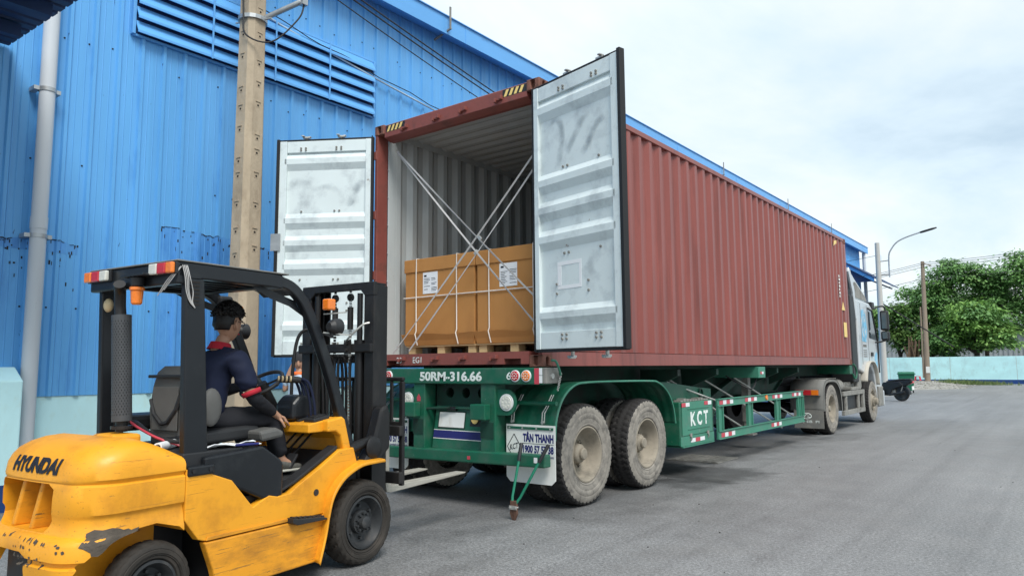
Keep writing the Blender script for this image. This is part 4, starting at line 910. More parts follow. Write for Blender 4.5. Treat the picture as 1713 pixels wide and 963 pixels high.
# uprights, bumpers, underrun bar
for x0, x1 in ((-1.715, -1.545), (-.755, -.565)):
    u_ = B('upright', 'green', tl, (x0, x1, -.03, .14, .53, 1.24), .008)
    B('bumper_block', 'green', u_, (x0-.06 if x0 > -1 else x0-.085, x0+.135 if x0 > -1 else x0+.11, -.13, -.032, .885, 1.04), .01)
    B('stop_pad', 'green_d', u_, (x0+.0, x1-.02, -.036, -.031, .70, .86), 0)
m = MB(); m.box(-2.18, .06, -.06, .05, .48, .60); ub = m.build('underrun_bar', 'green', tl, .014); ub.location = (0, 0, -.018); ub.rotation_euler.y = -R(1.0)
B('reflector', 'refl_r', ub, (-.90, -.86, -.063, -.0605, .515, .55), 0); B('reflector', 'refl_w', ub, (-.06, -.02, -.063, -.0605, .525, .575), 0)
q = MB(); q.add([(-1.66, -.0325, 1.05), (-1.61, -.0325, 1.05), (-1.605, -.0325, 1.09), (-1.635, -.0325, 1.13), (-1.665, -.0325, 1.09)], [(0, 1, 2, 3, 4)]); q.build('red_sticker', 'refl_r', tl, fix=False)
# centre panel with plate
m = MB(); m.prism([(.10, 1.0), (.03, .56), (.05, .55), (.12, 1.0)], 'x', -1.49, -.76); pn = m.build('plate_panel', 'green', tl)
m = MB(); m.box(-1.53, -.76, .14, .18, .99, 1.235); xb = m.build('cross_panel', 'green_d', tl); boolean(xb, [MB().cyl((-1.33, .05, 1.14), (-1.33, .3, 1.14), .055, .055, 20), MB().cyl((-1.10, .05, 1.14), (-1.10, .3, 1.14), .055, .055, 20), MB().cyl((-.88, .05, 1.14), (-.88, .3, 1.14), .055, .055, 20)])
B('cross_lip', 'green', tl, (-1.53, -.76, .06, .2, .975, .99), .003)
sl_ = lambda z: .03+(.10-.03)*(z-.56)/.44
def onpanel(name, m_, x0, x1, z0, z1, off=.003):
    q = MB(); q.add([(x0, sl_(z0)-off, z0), (x1, sl_(z0)-off, z0), (x1, sl_(z1)-off, z1), (x0, sl_(z1)-off, z1), (x0, sl_(z0)-off+.0025, z0), (x1, sl_(z0)-off+.0025, z0), (x1, sl_(z1)-off+.0025, z1), (x0, sl_(z1)-off+.0025, z1)], [(0, 1, 2, 3), (7, 6, 5, 4), (0, 4, 5, 1), (1, 5, 6, 2), (2, 6, 7, 3), (3, 7, 4, 0)]); return q.build(name, m_, pn)
pb_ = onpanel('plate_backing', 'green_d', -1.44, -1.05, .765, .95); onpanel('blank_plate', 'white', -1.425, -1.065, .78, .935, .006)
onpanel('stripe_line', 'white', -1.488, -.762, .745, .752); onpanel('navy_stripe', 'navy', -1.488, -.762, .665, .744); onpanel('stripe_line', 'white', -1.488, -.762, .657, .664)
onpanel('inspection_sticker', 'seat_k', -.985, -.835, .80, .93); q = MB(); q.cyl((-.91, .062, .872), (-.91, .055, .872), .045, .045, 20); q.build('sticker_disc', 'stripe_y', pn)
for x in (-1.24, -.90): MB().cyl((x-.06, .075, .975), (x+.06, .075, .975), .022, .022, 10).build('plate_lamp', 'black', pn)
MB().cyl((-1.55, .0, .97), (-1.25, .05, .985), .014, .014, 8).build('hose_stub', 'green_d', tl)
# round lamps on rounded brackets beside the uprights
for s, xc in ((1, -.44), (-1, -1.83)):
    pr = [(xc-s*.14, .93), (xc-s*.14, 1.19)]+[(xc+s*.11*math.cos(a), 1.06+.13*math.sin(a)) for a in [math.pi/2-i*math.pi/10 for i in range(11)]]
    m = MB(); m.prism(pr, 'y', .0, .03); br = m.build('lamp_bracket', 'green', tl, .004); lamp(br, xc, 1.06, .085, 'lens_w', 0.)
# mudguards (curved sheets over both axles) and flaps
gp = smoothcurve([(0, .13, .70), (0, .16, .90), (0, .27, 1.09), (0, .48, 1.215), (0, .80, 1.245), (0, 2.05, 1.235), (0, 2.36, 1.205), (0, 2.60, 1.08), (0, 2.73, .90), (0, 2.78, .70)], 6)
for s in (1, -1):
    xa, xb = (-.60, .045) if s > 0 else (-CW-.045, -CW+.60)
    m = MB(); xs = [xa+(xb-xa)*i/24 for i in range(25)]
    rib = lambda x: .008 if any(abs(x-(xa+(xb-xa)*f)) < .02 for f in (.12, .3, .5, .72, .9)) else 0
    rows = []
    for i, p in enumerate(gp):
        d = (gp[min(i+1, len(gp)-1)]-gp[max(i-1, 0)]).normalized(); nr = Vector((0, -d.z, d.y))
        rows.append([(x, p.y+nr.y*rib(x), p.z+nr.z*rib(x)) for x in xs])
    m.grid(rows); g_ = m.build('mudguard', 'green', tl, smooth=40, fix=False); so = g_.modifiers.new('s', 'SOLIDIFY'); so.thickness = .006
    m = MB(); xe = xb if s > 0 else xa; m.tube([(xe, p.y, p.z) for p in gp], .012, 6); m.build('guard_lip', 'green_l', g_, smooth=60)
    m = MB(); m.cyl((xa-.02, .12, 1.055), (xb+.03, .12, 1.055), .022, .022, 12); m.build('guard_tube', 'green', g_, smooth=40)
    for f in (.22, .80):
        x = xa+(xb-xa)*f; st_ = MB(); st_.tube([(x-.012, .285, 1.13), (x-.012, .20, 1.13-.10), (x-.014, .125, .96), (x-.014, .115, .87), (x+.014, .115, .87), (x+.014, .125, .96), (x+.012, .20, 1.03), (x+.012, .285, 1.13)], .006, 6); st_.cyl((x, .125, .87), (x, .10, .87), .016, .016, 10); st_.build('guard_clip', 'zinc', g_, smooth=50)
    fx0, fx1 = (-.52, .075) if s > 0 else (-CW-.075, -CW+.52)
    m = MB(); m.prism([(fx0, .33), (fx0+.05, .285), (fx1-.05, .285), (fx1, .33), (fx1, .845), (fx0, .845)], 'y', .090, .097); fl = m.build('mud_flap', 'white', tl, .002)
    B('flap_clamp', 'green', fl, (fx0+.02, fx1-.02, .080, .0895, .80, .825), .002)
    for x in (fx0+.05, fx0+.21, fx0+.38, fx1-.05): MB().cyl((x, .08, .812), (x, .074, .812), .01, .009, 8).build('flap_bolt', 'zinc', fl)
    tx = fx0+.21
    text('TÂN THANH', 'navy', fl, lambda a, b_, n: Vector((tx+a, .0892-n, .680+b_)), .365, .10, .045)
    text('1900 57 57 38', 'navy', fl, lambda a, b_, n: Vector((tx+a, .0892-n, .575+b_)), .365, .075, .04)
    text('www.tanthanhcontainer.com', 'navy', fl, lambda a, b_, n: Vector((tx+.02+a, .0892-n, .535+b_)), .345, .026)
    B('rule_line', 'ink', fl, (tx-.01, tx+.365, .0880, .0895, .664, .668), 0)
    em = MB(); cx, cz, w, h = fx0+.10, .625, .085, .125
    for a, b_ in (((cx-w, cz), (cx, cz+h)), ((cx, cz+h), (cx+w, cz)), ((cx+w, cz), (cx, cz-h)), ((cx, cz-h), (cx-w, cz))): em.bar((a[0], .0888, a[1]), (b_[0], .0888, b_[1]), .007, .002, (0, 1, 0))
    em.build('diamond_emblem', 'ink', fl); text('KCT', 'ink', fl, lambda a, b_, n: Vector((cx-.05+a, .0892-n, cz-.035+b_+a*.25)), .10, .055, .01)
# tool box with KCT lettering
m = MB(); m.box(-.42, .03, 2.93, 4.01, .40, .945); kb = m.build('tool_box', 'green', tl, .008)
B('box_door', 'green_l', kb, (.031, .037, 3.0, 3.95, .52, .94), .003); B('box_sill', 'green_l', kb, (.031, .039, 2.94, 4.0, .39, .51), .003)
B('box_lip', 'green_l', kb, (-.2, .05, 2.98, 3.98, .375, .388), 0); B('box_frame', 'green', kb, (.0375, .041, 3.16, 3.86, .585, .592), 0); B('box_frame', 'green', kb, (.0375, .041, 3.16, 3.86, .845, .852), 0)
text('K C T', 'wpaint', kb, lambda s, t, n: Vector((.0385+n, 3.25+s, .63+t)), .56, .185, .035)
for (y, z, w) in ((2.99, .885, .24), (3.70, .885, .24), (3.23, .425, .45)):
    n_ = 2 if w < .3 else 3
    for k in range(n_): B('reflector', 'refl_r' if (k+(w > .3)) % 2 == 0 else 'refl_w', kb, (.0375 if z > .5 else .0395, .0415, y+k*w/n_, y+(k+1)*w/n_-.004, z, z+.05), 0)
for y in (3.2, 3.75): 
    q = MB(); q.box(.04, .055, y, y+.05, .50, .54); q.tube([(.05, y+.025, .52), (.06, y+.025, .48), (.05, y+.025, .45)], .008, 6); q.build('box_latch', 'grime', kb)
m = MB(); m.prism([(2.95, .95), (4.75, .95), (4.75, 1.07), (4.3, 1.10), (3.2, 1.20), (2.95, 1.2)], 'x', -.34, -.30); hp = m.build('hanger_plate', 'green', tl, .004); MB().lathe([(0, .05), (.02, .07), (.03, .05), (0, .05)], 20, (-.30, 4.35, 1.02)).build('plate_ring', 'green_d', hp)
q = MB()
for k in range(10): q.box(-.1, .0, 3.05+k*.09, 3.12+k*.09, .946, .96+random.random()*.03)
q.build('box_debris', 'grime', kb)
# side guard frame
sg = MB()
def chan(m, y0, y1, z0, z1): m.box(.0, .03, y0, y1, z0, z1); m.box(.0301, .048, y0, y1, z1-.012, z1); m.box(.0301, .048, y0, y1, z0, z0+.012)
chan(sg, 4.18, 8.22, .835, .945); gd = sg.build('guard_rail', 'green_l', tl, .003)
sg = MB(); chan(sg, 4.18, 8.22, .38, .50); sg.build('guard_rail', 'green_l', gd, .003)
for y0, y1 in ((4.18, 4.36), (5.34, 5.54), (6.66, 6.86), (7.86, 8.0), (8.10, 8.21)):
    sg = MB(); sg.box(.002, .026, y0, y1, .50, .835); sg.box(.026, .045, y0, y0+.02, .50, .835); sg.box(.026, .045, y1-.02, y1, .50, .835); sg.build('guard_post', 'green_l', gd, .003)
for (y, z) in ((4.25, .86), (5.25, .86), (6.5, .86), (7.55, .86), (4.28, .405), (6.4, .405)):
    for k in range(4): B('reflector', 'refl_r' if k % 2 == 0 else 'refl_w', gd, (.0305, .033, y+k*.13, y+k*.13+.122, z, z+.06), 0)
lamp2 = MB(); lamp2.cyl((.03, 6.2, .89), (.05, 6.2, .89), .045, .04, 20); lamp2.build('side_marker', 'lens_o', gd, .003, 40)
for (a, b_) in (((-.55, 3.6, 1.30), (.02, 5.55, .36)), ((-.55, 4.7, 1.30), (.02, 6.95, .36)), ((-.55, 6.0, 1.30), (.02, 8.2, .36)), ((-.62, 3.3, 1.3), (-.05, 4.4, .9))):
    MB().cyl(a, b_, .013, .013, 8).build('brace_rod', 'zinc', tl)
for s in (-1.9, -.52):
    m = MB(); m.box(s-.06, s+.06, 6.75, 6.88, .45, 1.30); m.box(s-.045, s+.045, 6.765, 6.865, .25, .45); m.box(s-.13, s+.13, 6.7, 6.93, .22, .25); m.build('landing_leg', 'grime', tl, .006)
m = MB(); m.bar((-.55, 4.9, .78), (-.55, 6.6, 1.24), .12, .12); m.build('leg_brace', 'green_d', tl)
for y, z in ((4.6, .75), (5.4, .72)):
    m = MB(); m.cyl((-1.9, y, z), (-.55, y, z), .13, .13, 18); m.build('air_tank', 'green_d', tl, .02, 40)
m = MB(); m.lathe([(0, .28), (.02, .40), (.0, .5), (-.2, .5), (-.24, .4), (-.2, .28)], 30, (-1.0, 7.6, .75)); m.build('spare_tyre', 'tyre_k', tl, smooth=40)
B('dark_blocking_board', 'green_d', tl, (-2.0, -1.98, 3.0, 8.5, .42, 1.39), 0)  # added board blocking light and view, so the trailer underside stays dark
for src in (kb, gd):
    c_ = copy_tree(src, tl); c_.scale = (-1, 1, 1); c_.location = (-CW, 0, 0)
m = MB(); m.tube(smoothcurve([(-.4, 5.6, 1.25), (-.1, 5.75, 1.05), (-.05, 5.9, 1.08), (-.05, 6.0, 1.2)], 5), .012, 6); m.build('air_hose', 'black_cable', tl)

# ================= tractor unit =================
tk = thing('tractor_truck', 'white tractor truck cab with blue mural in front of the container', 'truck')
for s, x in ((1, XR), (-1, XL)):
    wheel(tk, x, 10.2, s, rot=.4); wheel(tk, x-s*.325, 10.2, s, inner=True); w_ = wheel(tk, x-s*.02, 14.08, s, front=True, rot=.2)
for x in (-.80, -1.64): B('chassis_rail', 'black', tk, (x-.04, x+.04, 9.2, 15.0, .72, .98))
MB().cyl((XL+.2, 10.2, .515), (XR-.2, 10.2, .515), .11, .11, 14).build('axle', 'black', tk); MB().cyl((XL+.2, 14.08, .5), (XR-.2, 14.08, .5), .06, .06, 12).build('axle', 'black', tk)
m = MB(); m.cyl((-1.22, 10.3, 1.02), (-1.22, 10.3, 1.16), .5, .5, 28); m.build('fifth_wheel', 'black', tk)
fp = smoothcurve([(0, 9.50, .50), (0, 9.50, .85), (0, 9.58, 1.02), (0, 9.78, 1.11), (0, 10.2, 1.125), (0, 10.55, 1.09), (0, 10.80, .95), (0, 10.92, .72), (0, 10.94, .45)], 5)
for s in (1, -1):
    xa, xb = (-.60, .05) if s > 0 else (-CW-.05, -CW+.60)
    m = MB(); m.grid([[(x, p.y, p.z) for x in (xa, xa+.2, xb-.15, xb)] for p in fp]); fe = m.build('wheel_fender', 'fend_g', tk, smooth=50, fix=False); so = fe.modifiers.new('s', 'SOLIDIFY'); so.thickness = .012
    m = MB()
    xe = xb if s > 0 else xa
    n_ = len(fp); c = Vector((0, 10.2, .515)); inn = [(xe, p.y+(c.y-p.y)*.10, p.z+(c.z-p.z)*.10 if p.z > .6 else p.z) for p in fp]
    m.grid([[(xe, p.y, p.z) for p in fp], inn]); m.build('fender_skirt', 'fend_g', fe, fix=False)
    for y in (9.85, 10.2, 10.55):
        q = MB(); q.box(xa+.02, xb-.02, y-.02, y+.02, 1.115, 1.135); q.build('fender_rib', 'fend_g', fe, .004)
    fx0, fx1 = (-.55, .0) if s > 0 else (-CW, -CW+.55)
    B('tail_lamp_bar', 'fend_g', fe, (fx0+.08, fx1-.0, 9.40, 9.495, .80, .93), .006); B('tail_lens', 'lens_r', fe, (fx0+.10, fx1-.16, 9.385, 9.4, .815, .915), .004); B('tail_lens', 'lens_o', fe, (fx1-.155, fx1-.02, 9.385, 9.4, .815, .915), .004)
    fl = B('mud_flap', 'fend_g', tk, (fx0+.02, fx1+.04, 9.47, 9.48, .16, .52), .002)
    em = MB(); pts = [(fx0+.27+.085*math.cos(a), 9.468, .40+.055*math.sin(a)) for a in [i*math.pi/10 for i in range(21)]]; em.tube(pts, .008, 5); em.tube([(fx0+.20, 9.468, .37), (fx0+.26, 9.468, .43), (fx0+.32, 9.468, .42), (fx0+.27, 9.468, .38), (fx0+.34, 9.468, .375)], .010, 5); em.build('flap_emblem', 'wpaint', fl)
    text('JR  EB  PI', 'wpaint', fl, lambda a, b_, n: Vector((fx0+.10+a, 9.469-n, .255+b_)), .40, .06, .01)
# side step / battery frame
fr_ = MB(); fr_.box(-.03, .03, 11.15, 13.1, .735, .83); fr_.box(-.03, .03, 11.15, 13.1, .32, .42); fr_.box(-.03, .025, 12.95, 13.1, .42, .735); sf = fr_.build('step_frame', 'grime', tk, .006)
for y in (11.45, 12.6): MB().cyl((-.02, y, .42), (-.02, y, .735), .045, .045, 12).build('frame_post', 'grime', sf)
m = MB(); m.cyl((-.3, 11.3, .93), (-.3, 11.95, .93), .16, .16, 18); m.build('air_tank', 'grime', tk, .02, 40)
B('battery_box', 'black', tk, (-.6, -.05, 11.6, 12.9, .40, .80), .01); B('battery_lid', 'grime', tk, (-.5, .0, 12.0, 12.9, .84, .90), .006)
for k in range(7): B('valve_block', 'grime', tk, (-.35, -.15, 12.0+k*.13, 12.08+k*.13, .90, .96+random.random()*.08), .006)
B('filter_stack', 'grime', tk, (-.45, -.08, 12.95, 13.35, .85, 1.20), .02); B('filter_stack', 'grime', tk, (-.40, -.1, 13.0, 13.2, 1.1, 1.22), .02)
B('intake_stack', 'black', tk, (-.55, -.05, 12.52, 13.02, 1.0, 3.05), .03); B('cab_back_unit', 'black', tk, (-2.3, -.5, 12.6, 13.05, 1.0, 2.9), .03)
# cab shell
prof = [(13.10, 1.28), (13.10, 2.98), (14.45, 2.96), (14.75, 2.86), (15.30, 2.02), (15.42, 1.35), (15.42, .52), (14.72, .52), (14.70, .90), (14.58, 1.18), (14.36, 1.34), (14.08, 1.39), (13.80, 1.34), (13.58, 1.20)]
m = MB(); m.prism(prof, 'x', -2.40, -.035); cb_ = m.build('cab_shell', 'cab', tk, .035, seg=3)
fz_ = [(12.55, 3.66), (12.60, 3.71), (12.85, 3.69), (13.35, 3.50), (14.40, 3.17), (14.58, 2.98), (13.12, 2.99), (13.02, 3.25)]
m = MB(); m.prism(fz_, 'x', -2.30, -.10); m.build('roof_fairing', 'cab', cb_, .04, seg=3)
m = MB(); m.prism([(12.52, 3.60), (12.57, 3.70), (12.70, 3.66), (13.02, 3.2), (13.09, 2.5), (13.02, 2.5), (12.86, 3.1)], 'x', -.09, -.04); m.build('side_extender', 'cab', cb_, .01)
m = MB(); m.prism([(13.18, 3.04), (14.50, 3.01), (14.36, 3.12), (13.35, 3.42), (13.2, 3.4)], 'x', -.099, -.092); m.build('fairing_panel', 'grime', cb_)
m = MB(); m.prism([(14.22, 2.08), (15.10, 2.03), (15.02, 2.18), (14.66, 2.76), (14.22, 2.80)], 'x', -.034, -.026); m.build('side_window', 'cabglass', cb_, .004)
m = MB(); m.tube([(-.025, 14.20, 2.82), (-.025, 14.68, 2.78), (-.025, 15.14, 2.04), (-.025, 15.16, 1.2)], .022, 6); m.build('window_trim', 'black', cb_)
for y in (13.42, 14.12): B('door_gap', 'black', cb_, (-.034, -.031, y, y+.012, 1.42, 2.9), 0)
m = MB(); m.prism([(13.48, 1.98), (13.98, 1.96), (14.05, 2.3), (13.95, 2.62), (13.75, 2.78), (13.5, 2.74)], 'x', -.034, -.029); m.build('blue_mural', 'cab_art', cb_)

for k in range(6): B('small_print', 'fend_g', cb_, (-.034, -.030, 13.55+.06*k, 13.59+.06*k, 1.84, 1.90), 0)
for k in range(4): B('small_print', 'fend_g', cb_, (-.034, -.030, 13.55, 13.90, 1.60+k*.05, 1.62+k*.05), 0)
B('door_handle', 'black', cb_, (-.034, -.005, 14.34, 14.52, 1.62, 1.72), .008); m = MB(); m.prism([(14.7, 1.30), (15.0, 1.28), (15.05, 1.7), (14.8, 1.75)], 'x', -.034, -.029); m.build('door_logo', 'cab_art', cb_)
m = MB(); m.prism([(15.32, 2.03), (15.44, 1.4), (15.47, 1.4), (15.34, 2.06), (14.76, 2.90), (14.73, 2.88)], 'x', -2.25, -.2); m.build('windscreen', 'cabglass', cb_)
B('sun_visor', 'black', cb_, (-2.2, -.02, 14.72, 15.0, 2.86, 3.02), .02); B('grille', 'black', cb_, (-2.0, -.4, 15.425, 15.45, .9, 1.5), .01); B('headlamp', 'lens_w', cb_, (-.4, -.08, 15.425, 15.46, .62, .8), .01)
ap = smoothcurve([(0, 13.42, 1.00), (0, 13.56, 1.26), (0, 13.80, 1.42), (0, 14.08, 1.47), (0, 14.40, 1.42), (0, 14.62, 1.24), (0, 14.75, .9)], 5)
m = MB(); m.grid([[(x, p.y, p.z) for x in (-.35, -.02, .05)] for p in ap]); fe = m.build('front_fender', 'beige', tk, smooth=50, fix=False); so = fe.modifiers.new('s', 'SOLIDIFY'); so.thickness = .03; so.offset = 1
B('step_panel', 'grime', tk, (-.3, .01, 14.78, 15.3, .35, .85), .02); B('front_bumper', 'cab', tk, (-2.42, .0, 15.2, 15.5, .35, .75), .04)
m = MB(); m.tube(smoothcurve([(-.03, 14.75, 2.83), (.12, 14.9, 2.90), (.22, 15.0, 2.86), (.25, 15.0, 2.5), (.24, 15.0, 2.1), (.12, 14.95, 2.0), (-.03, 14.9, 1.98)], 6), .022, 8); mi_ = m.build('mirror_arm', 'black', cb_, smooth=60)
B('mirror', 'black', mi_, (.10, .30, 14.93, 15.10, 2.28, 2.80), .05); B('mirror', 'black', mi_, (.10, .30, 14.93, 15.10, 2.02, 2.27), .05); B('mirror_glass', 'cabglass', mi_, (.145, .265, 14.922, 14.929, 2.33, 2.74), .0); B('mirror_glass', 'cabglass', mi_, (.145, .265, 14.922, 14.929, 2.07, 2.24), 0)
# motorbike
mb_ = thing('motorbike', 'dark motorbike parked beyond the truck cab beside the green bin', 'motorbike', (-1.40, 25.9, 0), R(168))
def bwheel(y):
    t_ = MB(); t_.lathe([(-.045, .24), (-.05, .27), (-.02, .295), (.02, .295), (.05, .27), (.045, .24)], 30, (0, 0, 0)); o = t_.build('wheel', 'tyre_k', mb_, smooth=40); o.location = (y, 0, .295); o.rotation_euler.z = math.pi/2
    h = MB(); h.lathe([(-.03, .245), (-.02, .16), (-.035, .10), (-.035, 0)], 24); h.lathe([(.03, .245), (.02, .16), (.035, .10), (.035, 0)], 24); h.cyl((-.06, 0, 0), (.06, 0, 0), .05, .05, 10)
    for i in range(6): a = i*math.pi/3; h.bar((0, 0, 0), (0, .23*math.cos(a), .23*math.sin(a)), .03, .02)
    h.build('rim', 'frim', o)
bwheel(0); bwheel(1.24)
m = MB(); m.prism([(-.46, .74), (-.44, .81), (-.1, .80), (.2, .75), (.56, .70), (.64, .48), (.48, .40), (.28, .46), (.05, .54), (-.25, .60)], 'y', -.13, .13); m.build('tail_cowl', 'moto', mb_, .04, seg=3)
m = MB(); m.prism([(.42, .22), (.45, .45), (.66, .50), (.75, .36), (.98, .34), (1.06, .62), (1.0, 1.0), (1.07, 1.0), (1.16, .62), (1.08, .26), (.7, .20)], 'y', -.15, .15); m.build('leg_shield', 'moto', mb_, .03, seg=3)
m = MB(); m.prism([(-.46, .80), (-.40, .87), (.0, .86), (.40, .80), (.52, .76), (.50, .71), (.15, .755), (-.1, .805)], 'y', -.115, .115); m.build('seat', 'seat_k', mb_, .03)
m = MB(); fpb = [(-.33*math.cos(a_), .295+.33*math.sin(a_)) for a_ in [-.1+i*.2 for i in range(13)]]; m.prism(fpb+[(x*.80, .295+(z-.295)*.80) for x, z in reversed(fpb)], 'y', -.085, .085); m.build('rear_fender', 'black', mb_)
m = MB(); m.prism([(-.47, .70), (-.46, .78), (-.38, .74), (-.36, .66)], 'y', -.07, .07); m.build('tail_lamp', 'lens_r', mb_, .01); m = MB(); m.box(-.44, -.425, -.09, .09, .44, .58); m.build('number_plate', 'white', mb_)
m = MB(); m.prism([(-.16, .60), (.0, .76), (.62, .72), (.78, .40), (.74, .22), (.36, .20), (.30, .40), (.12, .50)], 'y', -.15, .15); m.build('side_cowl', 'moto', mb_, .03); m = MB(); m.box(.18, .58, -.1, .1, .22, .46); m.build('engine', 'grime', mb_, .03); m = MB(); m.tube([(-.18, .14, .36), (.05, .14, .30), (.55, .12, .24)], .05, 10, [.055, .055, .02]); m.build('exhaust', 'black', mb_, smooth=60); m = MB(); m.bar((-.15, .1, .70), (0, .1, .30), .03, .03); m.build('shock_absorber', 'grime', mb_)
m = MB(); m.tube([(1.24, .08, .3), (1.1, .08, .9), (1.02, 0, 1.0), (1.0, .33, 1.05)], .02, 6); m.build('front_fork', 'black', mb_); m = MB(); m.tube([(1.02, 0, 1.0), (1.0, -.33, 1.05)], .02, 6); m.build('handlebar', 'black', mb_)
# bolt cutter leaning on the underrun bar
bc = thing('bolt_cutter', 'rusty bolt cutter with green handles standing against the trailer underrun bar', 'bolt cutter', (0, 0, 0))
J = Vector((-.17, -.245, .115))
for (top, s) in ((Vector((-.185, -.10, .69)), -1), (Vector((.125, -.09, .69)), 1)):
    b0 = J+Vector((.018*s, 0, .03)); d = (top-b0)
    hd_ = MB(); hd_.tube([b0, b0+d*.12+Vector((.012*s, 0, 0)), b0+d*.70], .013, 10); o = hd_.build('handle', 'cutter', bc, smooth=50)
    gr_ = MB(); gr_.tube([b0+d*.70, b0+d*.985, top], .018, 10, [.018, .018, .013]); gr_.build('grip', 'black', o, smooth=50)
    k = MB(); k.obox(b0+Vector((0, 0, -.005)), (.035, .03, .07)); k.prism([(J.x+.004*s, .0), (J.x+.018*s, .0), (J.x+.045*s, .06), (J.x+.038*s, .115), (J.x+.003*s, .115)], 'y', J.y-.012-.004*s, J.y+.012-.004*s); k.build('jaw', 'cutjaw', bc, .003)
m = MB(); m.obox(J+Vector((0, -.018, -.0)), (.085, .008, .035)); m.cyl(J+Vector((-.03, -.03, 0)), J+Vector((-.03, .02, 0)), .009, .009, 8); m.cyl(J+Vector((.03, -.03, 0)), J+Vector((.03, .02, 0)), .009, .009, 8); m.build('link_plate', 'zinc', bc)
# ================= forklift (local x right, y forward, origin under front axle) =================
fk = thing('forklift', 'yellow counterbalance forklift with black overhead guard in front of the trailer', 'forklift', (-.623, -2.157, 0), R(6.42))
LV = [(.20,-1.99,.485),(.24,-2.03,.497),(.30,-2.05,.50),(.415,-2.06,.50),(.425,-2.042,.486),(.440,-2.042,.486),(.450,-2.06,.50),(.525,-2.055,.505),(.548,-2.04,.502),(.562,-2.00,.495),(.60,-1.985,.490),(.64,-1.99,.478),(.655,-1.992,.482),(.668,-1.995,.494),(.74,-1.995,.497),(.808,-1.99,.495),(.820,-1.985,.481),(.830,-1.99,.486),(.842,-1.987,.499),(.90,-1.977,.498),(.94,-1.958,.491),(.975,-1.93,.478),(1.005,-1.885,.452),(1.025,-1.82,.41),(1.036,-1.73,.33)]
SEAM = -1.44
def half(ru, hw, rc=.20, n=10):
    rc = min(rc, hw*.8, -1.66-ru); pts = [(hw, SEAM), (hw, -1.49), (hw, -1.54), (hw, -1.60), (hw-.001, min(-1.64, ru+rc+.04)), (hw-.002, min(-1.66, ru+rc))]
    for i in range(1, n+1):
        a = i/n*math.pi/2; pts.append((hw-rc+rc*math.cos(a), ru+rc-rc*math.sin(a)))
    pts.append(((hw-rc)*.5, ru-.008)); pts.append((0, ru-.012)); return pts
def ring(z, ru, hw): h = half(ru, hw); return [(x, y, z) for x, y in h]+[(-x, y, z) for x, y in reversed(h[:-1])]
def levels(z):
    for a, b in zip(LV, LV[1:]):
        if a[0] <= z <= b[0]: t = (z-a[0])/(b[0]-a[0]); return a[1]+(b[1]-a[1])*t, a[2]+(b[2]-a[2])*t
    return LV[-1][1:]
def surf(s, z, off=.002):
    """s: metres round the counterweight from rear centre (0) to the right side"""
    ru, hw = levels(z); h = list(reversed(half(ru, hw, n=16))); sg = 1 if s >= 0 else -1; r = abs(s)
    for a, b in zip(h, h[1:]):
        d = math.hypot(b[0]-a[0], b[1]-a[1])
        if r <= d or b is h[-1]:
            t = r/d; x = a[0]+(b[0]-a[0])*t; y = a[1]+(b[1]-a[1])*t; n = Vector((-(b[1]-a[1])*-1, -(b[0]-a[0]), 0)).normalized()
            n = Vector(((b[1]-a[1]), -(b[0]-a[0]), 0)).normalized()
            return Vector(((x+n.x*off)*sg, y+n.y*off, z))
        r -= d
m = MB(); rg = [ring(*l) for l in LV]; n = len(rg[0])
vs = [p for r_ in rg for p in r_]; fs_ = [(i*n+j, i*n+(j+1) % n, (i+1)*n+(j+1) % n, (i+1)*n+j) for i in range(len(rg)-1) for j in range(n)]
tb_ = (len(rg)-1)*n; fs_ += [tuple(range(n-1, -1, -1))]+[(tb_+i, tb_+i+1, tb_+n-2-i, tb_+n-1-i) for i in range((n-1)//2-1)]+[(tb_+(n-1)//2-1, tb_+(n-1)//2, tb_+(n-1)//2+1)]
def droop(p): t_ = max(0, (p[1]+1.70)/.26); return (p[0], p[1], p[2]-max(0, p[2]-.86)*.62*t_**1.4)
m.add([droop(p) for p in vs], fs_)
cwt = m.build('counterweight', 'yellow', fk)
arch = [(-2.2, -.1), (-2.03, .33), (-1.985, .43), (-1.90, .515), (-1.78, .565), (-1.60, .58), (-1.47, .54), (-1.35, .43), (-1.26, .25), (-1.22, -.1)]
grl = [(-.36, .575), (-.40, .62), (-.40, .77), (-.36, .815), (.15, .815), (.20, .79), (.195, .63), (.14, .567), (-.32, .563)]
boolean(cwt, [MB().prism(arch, 'x', .22, .8), MB().prism(arch, 'x', -.8, -.22), MB().prism(grl, 'y', -2.4, -1.80), MB().prism([(-.30, .24), (-.28, .475), (.04, .475), (.10, .45), (.085, .39), (.10, .24)], 'y', -2.3, -1.95)])
cwt.data.polygons.foreach_set('use_smooth', [True]*len(cwt.data.polygons)); cwt.data.set_sharp_from_angle(angle=R(38))
b_ = cwt.modifiers.new('bevel', 'BEVEL'); b_.width = .008; b_.segments = 2; b_.limit_method = 'ANGLE'; b_.angle_limit = R(50)
for x, dx in ((-.25, .05), (-.06, .05)):
    q = MB(); q.add([(x, -1.985, .563), (x+.035, -1.985, .563), (x+.035+dx, -1.955, .818), (x+dx, -1.955, .818), (x+.02, -1.82, .563), (x+.055, -1.82, .563), (x+.055+dx, -1.82, .818), (x+.02+dx, -1.82, .818)], [(0, 1, 2, 3), (7, 6, 5, 4), (0, 4, 5, 1), (1, 5, 6, 2), (2, 6, 7, 3), (3, 7, 4, 0)]); q.build('grille_fin', 'yellow_w', cwt, .008)
B('radiator', 'rubber', cwt, (-.42, .22, -1.84, -1.803, .58, .825), 0)
B('inner_arch', 'black', cwt, (-.22, .215, -2.0, -1.25, .12, .56), 0)
text('HYUNDAI', 'ink', cwt, lambda s, t, n_: surf(-.255+s, .862+t, .003+n_), .475, .082, .045, shear=.12, cuts=40)
